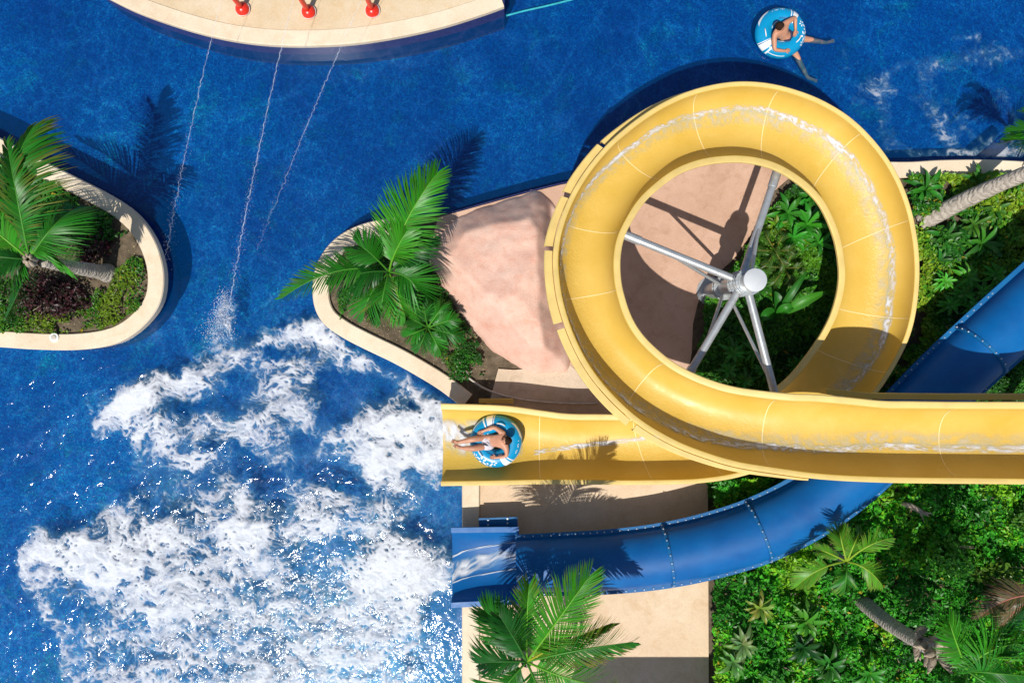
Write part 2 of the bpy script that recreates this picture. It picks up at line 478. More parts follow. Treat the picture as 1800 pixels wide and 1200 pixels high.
# land on the right with the slides
A_line = [(812, 716), (775, 687), (735, 662), (690, 637), (640, 613), (600, 592), (568, 568), (552, 538), (549, 500), (556, 465),
          (576, 432), (606, 407), (648, 390), (705, 380)]
A_s = cat(A_line, 5)
top_line = cat([(705, 380), (760, 376), (800, 371), (850, 357), (920, 338), (985, 322), (1060, 308), (1150, 292), (1285, 276), (1420, 279), (1580, 284)], 4)
B_s = cat([(1420, 279), (1580, 284), (1650, 281), (1720, 280), (1800, 283), (1900, 290), (2200, 330)], 5)
land = [tuple(p) for p in A_s] + [tuple(p) for p in top_line[1:-1]] + [tuple(p) for p in B_s[5:]] + [(2200, 1600), (812, 1600)]
tag(prism('pool_wall', land, 0.20, ZF - 0.02, M['walltile']), kind='structure')
inner_land = [tuple(p) for p in offset_line(A_s, 3)] + [tuple(p) for p in offset_line(top_line, 3)[1:-1]] + [tuple(p) for p in offset_line(B_s, 3)[5:]] + [(2200, 1600), (816, 1600)]
tag(prism('planting_soil', inner_land, 0.235, 0.19, M['soil']), kind='structure')
tag(curb('pool_coping', A_s, 29, 0.33, 0.12, M['coping']), kind='structure')
tag(curb('pool_coping', B_s, 28, 0.33, 0.12, M['coping']), kind='structure')
tag(curb('pool_coping', [(812, 1600), (812, 1300), (812, 1080), (812, 900), (812, 830), (812, 716)], 31, 0.36, 0.12, M['coping']), kind='structure')
tag(prism('concrete_deck', [(844, 760), (1244, 770), (1245, 1000), (1246, 1240), (1246, 1600), (844, 1600)], 0.30, 0.2, M['deck']), kind='structure')
pink = [(770, 382), (800, 374), (850, 360), (920, 341), (985, 325), (1060, 311), (1150, 295), (1285, 279), (1400, 282), (1396, 305), (1362, 335), (1340, 375), (1318, 415),
        (1290, 455), (1262, 480), (1240, 502), (1226, 535), (1218, 570), (1216, 620), (1205, 680), (1200, 730), (1040, 735), (960, 668), (880, 600), (800, 500), (760, 420)]
tag(prism('pink_pavement', pink, 0.27, 0.2, M['pink']), kind='structure')
tag(prism('slide_path', [(876, 648), (905, 650), (1000, 640), (1060, 690), (1240, 700), (1244, 764), (846, 758), (850, 715), (862, 700)], 0.282, 0.2, M['path']), kind='structure')

# splash deck at the top
T_s = cat([(120, -60), (160, -22), (196, 0), (250, 25), (330, 52), (400, 69), (470, 78), (540, 80), (620, 76), (700, 64), (780, 46), (850, 24), (886, 11)], 5)
tpoly = [tuple(p) for p in T_s] + [(890, -60), (896, -420), (120, -420)]
tag(prism('splash_deck_wall', tpoly, 0.50, ZF - 0.02, M['walltile']), kind='structure')
tag(prism('splash_deck', [tuple(p) for p in offset_line(T_s, -14)] + [(884, -60), (888, -400), (130, -400)], 0.548, 0.49, M['splash']), kind='structure')
tag(curb('splash_deck_coping', T_s, -28, 0.57, 0.44, M['coping']), kind='structure')

# left island
I_line = [(-330, 250), (-250, 190), (-150, 180), (-60, 214), (0, 243), (60, 275), (130, 310), (190, 341), (235, 372), (265, 410), (282, 450), (288, 490), (282, 530),
          (262, 562), (230, 590), (190, 607), (130, 615), (60, 614), (0, 610), (-100, 604), (-240, 590), (-340, 520), (-370, 380)]
I_s = cat(I_line, 4, True)
tag(prism('island_wall', [tuple(p) for p in I_s], 0.20, ZF - 0.02, M['walltile']), kind='structure')
tag(prism('island_soil', [tuple(p) for p in offset_line(I_s, 12, True)], 0.235, 0.19, M['soil']), kind='structure')
tag(curb('island_coping', I_s, 29, 0.32, 0.12, M['coping'], closed=True), kind='structure')

# ------------------------------------------------------------------ pink rock
def make_rock():
    x0, x1, y0, y1, st = 740, 1010, 322, 672, 3.0
    gx, gy = np.meshgrid(np.arange(x0, x1, st), np.arange(y0, y1, st))
    poly = [tuple(p) for p in cat([(753, 450), (772, 418), (800, 384), (852, 362), (905, 345), (942, 334), (966, 352), (1000, 400), (1006, 520), (1002, 640), (975, 656), (930, 655), (882, 628),
                                   (842, 590), (806, 545), (768, 490)], 4, True)]
    wx = gx + 8 * (fbm(gx / 30, gy / 30, 3, 3) - .5); wy = gy + 8 * (fbm(gx / 30, gy / 30, 3, 8) - .5)
    ins = in_poly(wx, wy, poly)
    d = seg_dist(wx, wy, poly + [poly[0]]); d = np.where(ins, d, -d) * S()
    dn = seg_dist(wx, wy, [(745, 455), (800, 384), (852, 362), (942, 334)]) * S()
    de = np.maximum(0, (962 + 0.18 * (wy - 340) - wx)) * S()
    sl = 0.5 + 0.20 * np.clip((640 - wy) / 300, 0, 1) + 0.10 * np.clip((wx - 760) / 200, 0, 1)
    h = np.minimum(0.05 + d * 1.3, sl * 1.7 + 0.22 * d)
    h = np.minimum(h, 0.05 + dn * (2.9 + 1.6 * (fbm(gx / 40, gy / 40, 2, 31) - .5)))
    h = np.minimum(h, 0.12 + de * 2.6 + 0.0032 * np.maximum(0, wy - 430))
    for (cx, cy, gx0, gy0, hh) in ((830, 520, -0.16, 0.10, 0.55), (905, 420, 0.02, 0.20, 0.72), (900, 590, -0.04, -0.20, 0.56), (800, 450, -0.30, 0.16, 0.52), (950, 520, 0.16, -0.02, 0.70)):
        h = np.minimum(h, hh + 0.34 + ((wx - cx) * -gx0 + (wy - cy) * gy0) * S() * 1.6 + 0.25 * np.abs((wx - cx) * gy0 - (wy - cy) * gx0) * S())
    h = np.where(d > 0, h, -0.1)
    h = h + (fbm(gx / 60, gy / 60, 4, 11) - 0.5) * 0.14 * sstep(0, .3, d) + (fbm(gx / 14, gy / 14, 3, 21) - .5) * 0.035
    V = []; ny, nx = gx.shape
    for _ in range(2):
        h2 = h.copy(); h2[1:-1, 1:-1] = (h[1:-1, 1:-1] * 2 + h[:-2, 1:-1] + h[2:, 1:-1] + h[1:-1, :-2] + h[1:-1, 2:]) / 6; h = h2
    k = HC / F
    V = np.stack([(gx - 900) * k * 0.982, (600 - gy) * k * 0.982, 0.24 + h], -1).reshape(-1, 3)
    idx = np.arange(ny * nx).reshape(ny, nx)
    Fc = np.stack([idx[:-1, :-1], idx[1:, :-1], idx[1:, 1:], idx[:-1, 1:]], -1).reshape(-1, 4)
    keep = (d > -0.03); kf = (keep[:-1, :-1] | keep[1:, 1:]).ravel()
    o = mk('pink_boulder', V, Fc[kf], M['rock'])
    tag(o, 'large smooth pink boulder beside the yellow slide loop', 'boulder')
make_rock()

# ------------------------------------------------------------------ yellow slide
ST = [(2060,853,2060,708),(1940,852,1940,707),(1800,851,1800,706),(1690,850,1690,706),(1600,849,1600,705),(1550,848,1550,704),(1480,845,1480,697),(1430,841,1430,693),(1390,836,1395,692),
 (1300,822,1335,686),(1240,805,1285,678),(1180,781,1235,662),(1120,745,1190,640),(1070,700,1155,613),(1030,650,1128,585),(1002,597,1110,555),(984,545,1098,520),(975,500,1092,490),(972,450,1091,455),
 (979,405,1097,420),(996,357,1112,388),(1023,308,1134,355),(1063,258,1163,328),(1108,218,1193,307),(1155,186,1222,295),(1203,163,1252,288),(1252,149,1285,285),(1300,143,1312,286),(1350,146,1340,291),
 (1400,158,1368,301),(1450,178,1395,317),(1500,210,1420,337),(1545,256,1442,363),(1578,306,1459,398),(1600,360,1469,430),(1613,420,1474,462),(1617,480,1475,490),(1612,540,1470,522),(1600,590,1459,556),
 (1578,637,1440,592),(1545,688,1415,628),(1500,735,1380,668),(1440,780,1335,700),(1370,815,1290,718),(1300,838,1240,727),(1240,848,1190,730),(1180,851,1140,730),(1100,852,1070,728),(1000,851,1000,727),
 (950,851,950,721),(900,852,900,714),(850,853,850,711),(775,854,775,709)]
STS = cat(ST, 5)
mid = np.array([((s[0] + s[2]) / 2, (s[1] + s[3]) / 2) for s in STS])
cum = np.concatenate([[0], np.cumsum(np.hypot(*np.diff(mid, axis=0).T))])
i_a, i_b = 8 * 5, 47 * 5
def zrim(i):
    if i <= i_a: return 3.55 + 0.25 * (cum[i_a] - cum[i]) / cum[i_a]
    if i <= i_b:
        t = (cum[i] - cum[i_a]) / (cum[i_b] - cum[i_a]); return 3.55 - 2.37 * t
    return 1.18 - 0.10 * (cum[i] - cum[i_b]) / (cum[-1] - cum[i_b])
RA = [P(s[0], s[1], zrim(i)) for i, s in enumerate(STS)]
RB = [P(s[2], s[3], zrim(i)) for i, s in enumerate(STS)]
NPROF = 26
def chute_prof(i, fo=0.10, fi=0.13, depth=0.66):
    """closed profile: list of (lateral m from A, dz, wet)"""
    W = (RB[i] - RA[i]).length
    end = sstep(len(STS) - 16, len(STS) - 2, i) if i > len(STS) - 17 else 0.0
    d = depth * (1 - 0.28 * end); a0 = fo; a1 = W - fi; c = (a0 + a1) / 2; a = (a1 - a0) / 2
    pr = [(0.0, -0.07), (0.0, -0.012), (0.014, 0.0), (a0 - 0.014, 0.0)]
    for k in range(NPROF + 1):
        th = -math.pi / 2 + math.pi * k / NPROF
        x = math.copysign(abs(math.sin(th)) ** 0.95, th) * a; z = -d * max(0.0, math.cos(th)) ** 0.82
        pr.append((c + x, z - (0.008 if k in (0, NPROF) else 0)))
    pr += [(a1 + 0.014, 0.0), (W - 0.014, 0.0), (W, -0.012), (W, -0.07), (W - 0.03, -0.07)]
    for k in range(NPROF, -1, -2):
        th = -math.pi / 2 + math.pi * k / NPROF
        x = math.copysign(abs(math.sin(th)) ** 0.95, th) * (a + 0.03); z = -0.03 - (d) * max(0.0, math.cos(th)) ** 0.82
        pr.append((c + x, z if 0 < k < NPROF else -0.075))
    pr.append((0.03, -0.07))
    return pr
def chute_pt(i, lat, dz):
    e = (RB[i] - RA[i]).normalized(); return RA[i] + e * lat + Vector((0, 0, dz))
def surf_pt(i, u, lift=0.0):
    """point on the inside of the chute; u 0..1 from outer to inner rim"""
    W = (RB[i] - RA[i]).length; a0 = 0.10; a1 = W - 0.13; c = (a0 + a1) / 2; a = (a1 - a0) / 2
    end = sstep(len(STS) - 16, len(STS) - 2, i) if i > len(STS) - 17 else 0.0
    d = 0.66 * (1 - 0.28 * end)
    th = -math.pi / 2 + math.pi * u
    x = math.copysign(abs(math.sin(th)) ** 0.95, th) * (a - lift); z = -(d) * max(0.0, math.cos(th)) ** 0.82 + lift
    return chute_pt(i, c + x, z)

ys = empty('water_slide', P(1283, 490, 0.3), 'yellow open spiral water slide making one full loop above the pool', 'water slide')
joints = [0, 15, 42, 62, 82, 97, 112, 127, 142, 157, 172, 187, 197, 210, 222, 232, 245, len(STS) - 1]
N_IN = (4, 4 + NPROF)
for a, b in zip(joints[:-1], joints[1:]):
    V = []; Fc = []; wet = []
    ring = None
    for i in range(a, b + 1):
        pr = chute_prof(i); m = len(pr)
        for j, (x, z) in enumerate(pr):
            V.append(chute_pt(i, x, z))
            u = (j - 4) / NPROF
            wet.append(math.exp(-((u - 0.40) / 0.15) ** 2) if 0 <= u <= 1 else 0.0)
    n = b - a + 1
    midx = []
    for i in range(n - 1):
        for j in range(m):
            j2 = (j + 1) % m
            Fc.append((i * m + j, i * m + j2, (i + 1) * m + j2, (i + 1) * m + j))
            midx.append(1 if (j < 3 or 4 + NPROF < j < 4 + NPROF + 5) else 0)
    Fc.append(tuple(range(m - 1, -1, -1))); Fc.append(tuple((n - 1) * m + j for j in range(m))); midx += [0, 0]
    o = mk('chute_section', V, Fc, None, ys, mats=[M['yellow'], M['rimyellow']], midx=midx, attrs={'wet': ('FLOAT', wet)}, sharp=35)
    bm = bmesh.new(); bm.from_mesh(o.data); bmesh.ops.recalc_face_normals(bm, faces=bm.faces); bm.to_mesh(o.data); bm.free()
    # sealed joint line at the section's start
    if a > 0:
        V = []; Fc = []
        for q in (-1, 1):
            tdir = ((RA[a + 1] + RB[a + 1]) - (RA[a - 1] + RB[a - 1])).normalized()
            for k in range(NPROF + 1):
                V.append(surf_pt(a, 0.01 + 0.98 * k / NPROF, 0.004) + tdir * q * 0.009)
        w = NPROF + 1
        Fc = [(k, k + 1, w + k + 1, w + k) for k in range(NPROF)]
        mk('joint_seal', V, Fc, M['seal'], o)

# outer ledge round the curve, in overlapping lengths with a step at each
def ledge(i0, i1, w0, w1, dz0, gap=0.006):
    V = []; Fc = []; n = i1 - i0 + 1
    for i in range(i0, i1 + 1):
        t = (i - i0) / (i1 - i0); w = w0 + (w1 - w0) * t
        e = -(RB[i] - RA[i]).normalized()
        p = RA[i] + e * gap
        z = dz0 + 0.02 * t
        for (x, dz) in ((0, z - 0.02), (0.012, z), (w - 0.02, z), (w, z - 0.02), (w, z - 0.16), (w - 0.025, z - 0.16), (w - 0.025, z - 0.04), (0, z - 0.04)):
            V.append(p + e * x + Vector((0, 0, dz)))
    m = 8
    for i in range(n - 1):
        for j in range(m):
            j2 = (j + 1) % m
            Fc.append((i * m + j, (i + 1) * m + j, (i + 1) * m + j2, i * m + j2))
    Fc.append(tuple(range(m))); Fc.append(tuple((n - 1) * m + j for j in range(m - 1, -1, -1)))
    return mk('outer_ledge', V, Fc, M['rimyellow'], ys, sharp=30)
ledge(36, 60, 0.04, 0.14, -0.02)
ledge(61, 77, 0.14, 0.15, -0.03)
ledge(78, 91, 0.17, 0.15, -0.05)
ledge(92, 101, 0.17, 0.15, -0.09)
ledge(102, 110, 0.17, 0.15, -0.14)
ledge(111, 134, 0.16, 0.03, -0.30)
# side rail outside the inner rim on the straight run
V = []; Fc = []
for i in range(0, 32):
    e = (RB[i] - RA[i]).normalized(); p = RB[i] + e * 0.004
    for (x, dz) in ((0, -0.34), (0.10, -0.36), (0.10, -0.62), (0.0, -0.62)):
        V.append(p + e * x + Vector((0, 0, dz)))
for i in range(31):
    for j in range(4):
        j2 = (j + 1) % 4; Fc.append((i * 4 + j, (i + 1) * 4 + j, (i + 1) * 4 + j2, i * 4 + j2))
Fc += [(3, 2, 1, 0), (124, 125, 126, 127)]
mk('side_rail', V, Fc, M['yellow'], ys, smooth=False)
# legs and cross beams that carry the low run and the high run
def strut(name, a, b, r, mat, parent, n=10): return mk(name, *tube([a, b], r, n), mat, parent, sharp=40)
bm_ = MB(); c0 = P(872, 703, 0.55); bm_.box(c0 + Vector((0, -0.02, -0.08)), 0.75, 0.09, 0.16); bm_.build('support_beam', M['yellow'], ys, smooth=False)
for px, py in ((1660, 778), (1900, 778)):
    q = P(px, py, 2.9); mk('support_leg', *tube([Vector((q.x, q.y, 0.22)), q], 0.11, 12), M['steel'], ys, sharp=40)

# water running down the chute: a white streak and thin film
def streak(name, i0, i1, ufun, wfun, mat, dens, seed, lift=0.012, nw=7, label=None, pos=surf_pt, cat_='water stream'):
    V = []; A = []
    idx = np.arange(i0, i1 + 0.01, 0.25); n = len(idx)
    for t, fi in enumerate(idx):
        i = int(fi); fr = fi - i; i2 = min(i + 1, i1)
        uc = ufun(fi); w = wfun(fi)
        for k in range(nw):
            s = k / (nw - 1) * 2 - 1
            u = uc + s * w
            p = pos(i, u, lift) * (1 - fr) + pos(i2, u, lift) * fr
            V.append(p)
            nz = float(fbm(np.array([fi * 1.7 + seed]), np.array([s * 2.6 + seed]), 4, seed)[0])
            nz2 = float(vnoise(np.array([fi * 0.21 + seed]), np.array([3.0]), seed)[0])
            A.append(max(0.0, min(1.0, (1 - s * s) ** 1.1 * (nz * 2.6 - 0.78) * dens * (0.55 + 1.0 * nz2))) if abs(s) < 0.99 else 0.0)
    Fc = [(t * nw + k, t * nw + k + 1, (t + 1) * nw + k + 1, (t + 1) * nw + k) for t in range(n - 1) for k in range(nw - 1)]
    o = mk(name, V, Fc, mat, attrs={'foam': ('FLOAT', A)})
    return tag(o, label, cat_, kind='stuff')
def uf(fi):
    base = np.interp(fi, [0, 20, 40, 55, 80, 100, 115, 130, 150, 175, 195, 205, 230, 250], [0.40, 0.42, 0.33, 0.25, 0.14, 0.17, 0.28, 0.30, 0.27, 0.25, 0.22, 0.27, 0.5, 0.52])
    return base + 0.010 * math.sin(fi * 0.35) + 0.006 * math.sin(fi * 1.1)
streak('slide_water', 2, 206, uf, lambda f: 0.045, M['foam'], 0.9, 5, nw=11, label='thin white line of water running round the yellow slide loop')
streak('slide_water', 2, 206, lambda f: uf(f) + 0.075, lambda f: 0.085, M['foam'], 0.23, 33, lift=0.008, nw=9, label='wide thin film of water on the floor of the yellow slide loop')
streak('slide_water', 228, 246, lambda f: 0.5 - 0.012 * (f - 238), lambda f: 0.03, M['foam'], 1.3, 9, label='thin white trail of water behind the tube on the low yellow run')
streak('slide_water', 248, len(STS) - 1, lambda f: 0.56, lambda f: 0.20, M['foam'], 1.15, 13, lift=0.03, nw=13, label='broad white wash of water at the yellow slide exit')

# ------------------------------------------------------------------ support column in the loop
colbase = P(1247, 513, 0.3); CX, CY = P(1328, 492, 3.15).x, P(1328, 492, 3.15).y
sp = empty('support_column', (CX, CY, 0.24), 'grey steel column with radiating arms inside the yellow slide loop', 'column')
def on_col(z): return Vector((CX, CY, z))
mk('column_shaft', *tube([on_col(0.24), on_col(3.10)], 0.175, 24), M['steel'], sp, sharp=40)
mk('cap_plate', *tube([on_col(3.10), on_col(3.145), on_col(3.15)], [0.212, 0.212, 0.205], 28), M['caps'], sp, sharp=40)
mk('base_plate', *tube([on_col(0.24), on_col(0.28)], 0.32, 20), M['steel'], sp, sharp=40)
def collar(z):
    b = MB(); b.tube([on_col(z - 0.1), on_col(z - 0.09), on_col(z + 0.09), on_col(z + 0.1)], [0.205, 0.215, 0.215, 0.205], 24)
    for q in (-0.075, 0.075): b.tube([on_col(z + q - 0.014), on_col(z + q + 0.014)], 0.255, 24)
    o = b.build('collar', M['steel'], sp, sharp=40)
    c = MB()
    for k in range(10):
        a = 2 * math.pi * k / 10
        for q in (-0.075, 0.075):
            p = on_col(z + q) + Vector((0.236 * math.cos(a), 0.236 * math.sin(a), 0)); c.tube([p - Vector((0, 0, 0.035)), p + Vector((0, 0, 0.035))], 0.016, 6)
    c.build('bolts', M['bolt'], o, sharp=40)
collar(2.72); collar(2.35); collar(1.30)
def arm(tip, z0, z1, r=0.075, over=0.0):
    b = P(tip[0], tip[1], z1); a = on_col(z0); d = (b - a).normalized()
    b = b + d * over
    o = mk('arm', *tube([a + d * 0.16, b], r, 16), M['steel'], sp, sharp=40)
    mk('end_sleeve', *tube([b - d * 0.35, b], r * 0.8 + 0.03, 16), M['steel'], o, sharp=40)
    return a, b
a1 = arm((1104, 415), 2.50, 2.55, over=0.1)
a2 = arm((1364, 308), 2.25, 2.05, over=0.1)
a3 = arm((1208, 662), 2.45, 2.38, over=0.15)
a4 = arm((1364, 700), 2.62, 2.60, over=0.4)
def brace(arm_, t, z0, r=0.035):
    p = arm_[0].lerp(arm_[1], t); a = on_col(z0); d = (p - a).normalized()
    mk('brace', *tube([a + d * 0.2, p - Vector((0, 0, 0.05))], r, 12), M['steel'], sp, sharp=40)
brace(a1, 0.62, 1.32); brace(a3, 0.6, 1.32); brace(a4, 0.72, 1.32); brace(a2, 0.55, 2.85)

# ------------------------------------------------------------------ blue tube slide
bs = empty('water_slide', P(1100, 985, 0.3), 'dark blue enclosed tube slide curving beneath the yellow run', 'water slide')
BC = [(2000, 365), (1925, 432), (1850, 500), (1763, 577), (1700, 634), (1643, 688), (1575, 757), (1505, 826), (1430, 883), (1345, 927), (1262, 955), (1172, 975), (1080, 986), (1000, 990), (908, 993)]
BZ = [2.0, 1.93, 1.85, 1.75, 1.67, 1.57, 1.46, 1.36, 1.27, 1.2, 1.15, 1.11, 1.08, 1.06, 1.04]
BW = [66, 65, 64, 63, 62, 61, 60, 60, 60, 60, 59, 58, 57, 55.5, 54]      # half width with flange, px
BCS = cat([(x, y, z, w) for (x, y), z, w in zip(BC, BZ, BW)], 6)
BP = [P(c[0], c[1], c[2]) for c in BCS]; BR = [c[3] * S(c[2]) - 0.10 for c in BCS]
def bframe(i):
    t = (BP[min(i + 1, len(BP) - 1)] - BP[max(i - 1, 0)]).normalized()
    lat = Vector((-t.y, t.x, 0)).normalized(); return t, lat, t.cross(lat) * -1
def btube_pt(i, ang, r, squash=0.86):
    t, lat, up = bframe(i); up = up if up.z > 0 else -up
    return BP[i] + lat * math.cos(ang) * r + up * math.sin(ang) * r * squash
bj = [0, 22, 38, 55, 66, len(BP) - 1]
bolts = []
for a, b in zip(bj[:-1], bj[1:]):
    n = 40; V = []; Fc = []
    for i in range(a, b + 1):
        for k in range(n): V.append(btube_pt(i, 2 * math.pi * k / n, BR[i]))
    L = b - a + 1
    for i in range(L - 1):
        for k in range(n): Fc.append((i * n + k, i * n + (k + 1) % n, (i + 1) * n + (k + 1) % n, (i + 1) * n + k))
    sec = mk('tube_section', V, Fc, M['blue'], bs)
    bm = bmesh.new(); bm.from_mesh(sec.data); bmesh.ops.recalc_face_normals(bm, faces=bm.faces); bm.to_mesh(sec.data); bm.free()
    for sgn in (1, -1):        # side flange of the two half shells
        V = []; Fc = []
        for i in range(a, b + 1):
            t, lat, up = bframe(i)
            for (x, z) in ((BR[i] - 0.01, 0.02), (BR[i] + 0.10, 0.018), (BR[i] + 0.10, -0.018), (BR[i] - 0.01, -0.02)):
                V.append(BP[i] + lat * sgn * x + Vector((0, 0, z)))
        for i in range(L - 1):
            for j in range(4):
                j2 = (j + 1) % 4; q = (i * 4 + j, i * 4 + j2, (i + 1) * 4 + j2, (i + 1) * 4 + j); Fc.append(q if sgn < 0 else q[::-1])
        Fc += [(0, 1, 2, 3), tuple(4 * (L - 1) + j for j in (3, 2, 1, 0))]
        mk('side_flange', V, Fc, M['blueflange'], sec, smooth=False)
    if a > 0:                   # raised ring where two sections bolt together
        V = []; Fc = []; t, lat, up = bframe(a); rr = [(0.0, -0.03), (0.055, -0.03), (0.055, 0.03), (0.0, 0.03)]
        for k in range(n + 1):
            ang = math.pi * k / n
            for (dr, dt) in rr: V.append(btube_pt(a, ang, BR[a] + dr - 0.005) + t * dt)
        for k in range(n):
            for j in range(4):
                j2 = (j + 1) % 4; Fc.append((k * 4 + j, k * 4 + j2, (k + 1) * 4 + j2, (k + 1) * 4 + j))
        mk('joint_ring', V, Fc, M['blueflange'], sec, sharp=30)
        for k in range(13):
            ang = math.pi * (k + 0.5) / 13
            bolts.append((btube_pt(a, ang, BR[a] + 0.052), (btube_pt(a, ang, BR[a] + 1) - BP[a]).normalized()))
acc = 0.0
for i in range(len(BP) - 1):
    acc += (BP[i + 1] - BP[i]).length
    seg = (BP[i + 1] - BP[i]).length; nb = 1 if seg < 0.2 else 2
    for q in range(nb):
        for sgn in (1, -1):
            t, lat, up = bframe(i); bolts.append((BP[i].lerp(BP[i + 1], q / nb) + lat * sgn * (BR[i] + 0.055) + Vector((0, 0, 0.018)), Vector((0, 0, 1))))
bolts = [b for b in bolts if b[0].x < 9.6 and not (P(1, 690, 3.5).y > b[0].y * 16 / 16 * (12.5 / 15) > P(1, 850, 3.5).y and b[0].x > 4)]
def bolt_geo(p, nrm, r=0.016, h=0.018):
    return tube([p, p + nrm * h, p + nrm * (h + 0.004)], [r, r, r * 0.8], 6)
bolts.sort(key=lambda b: -b[0].z)
first = bolts[:100]; rest = bolts[100:]
for p, nrm in first: mk('bolt', *bolt_geo(p, nrm), M['bolt'], bs, smooth=False)
if rest:
    mb = MB()
    for p, nrm in rest: mb.add(*bolt_geo(p, nrm))
    mb.build('flange_bolts', M['bolt'], bs, smooth=False)["kind"] = 'stuff'
# open exit chute of the blue slide
EX = [(912, 994, 0.96), (875, 995, 0.945), (840, 996, 0.93), (810, 997, 0.915), (793, 997.5, 0.90)]
EW = [68, 69, 69.5, 70, 70.5]
def ex_pt(i, u, lift=0.0):
    x, y, z = EX[i]; w = EW[i] * S(z); end = [0, 0, 0.05, 0.25, 0.5][i]; d = 0.50 * (1 - end * 0.6)
    th = -math.pi / 2 + math.pi * u; fl = 0.11
    p = P(x, y, z); lat = math.copysign(abs(math.sin(th)) ** 0.9, th) * (w - fl)
    return p + Vector((0.0, -lat, -d * max(0, math.cos(th)) ** 0.8 + lift))
V = []; Fc = []; n = 30; prof_n = 0
for i in range(5):
    x, y, z = EX[i]; w = EW[i] * S(z); p = P(x, y, z)
    row = [p + Vector((0, w, -0.05)), p + Vector((0, w, 0)), p + Vector((0, w - 0.105, 0.0))] + [ex_pt(i, k / n) for k in range(n + 1)] + \
          [p + Vector((0, -w + 0.105, 0)), p + Vector((0, -w, 0)), p + Vector((0, -w, -0.05))] + [ex_pt(i, k / n) - Vector((0, (0.5 - k / n) * -0.06, 0.035)) for k in range(n, -1, -1)]
    prof_n = len(row); V += row
for i in range(4):
    for j in range(prof_n):
        j2 = (j + 1) % prof_n; Fc.append((i * prof_n + j, i * prof_n + j2, (i + 1) * prof_n + j2, (i + 1) * prof_n + j))
Fc += [tuple(range(prof_n - 1, -1, -1)), tuple(4 * prof_n + j for j in range(prof_n))]
ec = mk('exit_chute', V, Fc, M['blue'], bs, sharp=35)
bm = bmesh.new(); bm.from_mesh(ec.data); bmesh.ops.recalc_face_normals(bm, faces=bm.faces); bm.to_mesh(ec.data); bm.free()
q = P(876, 921, 0.72); pb = MB().box(q, 68 * S(0.72), 24 * S(0.72), 0.03, math.radians(2)); pl = pb.build('mounting_plate', M['blueflange'], bs, smooth=False)
mb = MB()
for px, py in ((858, 914), (892, 911), (858, 922), (892, 919)): mk('bolt', *bolt_geo(P(px, py, 0.735), Vector((0, 0, 1)), 0.026), M['bolt'], pl, smooth=False)
for (i, rr) in ((66, 0.10), (50, 0.10)):
    q = BP[i]; mk('support_leg', *tube([Vector((q.x, q.y, 0.22)), q - Vector((0, 0, BR[i] * 0.8))], rr, 12), M['steel'], bs, sharp=40)
def ex_pos(i, u, lift): return ex_pt(min(i, 4), u, lift)
streak('slide_water', 0, 4, lambda f: 0.46 + 0.03 * f + 0.01 * math.sin(f * 5), lambda f: 0.05 + 0.012 * f, M['foam'], 1.5, 21, lift=0.02, nw=9, pos=ex_pos, label='white ribbon of water pouring down the blue exit chute')
streak('slide_water', 0, 4, lambda f: 0.33 + 0.03 * f, lambda f: 0.012, M['foam'], 1.6, 25, lift=0.02, nw=5, pos=ex_pos, label='thin upper line of water on the blue exit chute')
streak('slide_water', 0, 4, lambda f: 0.58 + 0.025 * f, lambda f: 0.010, M['foam'], 1.6, 29, lift=0.02, nw=5, pos=ex_pos, label='thin lower line of water on the blue exit chute')

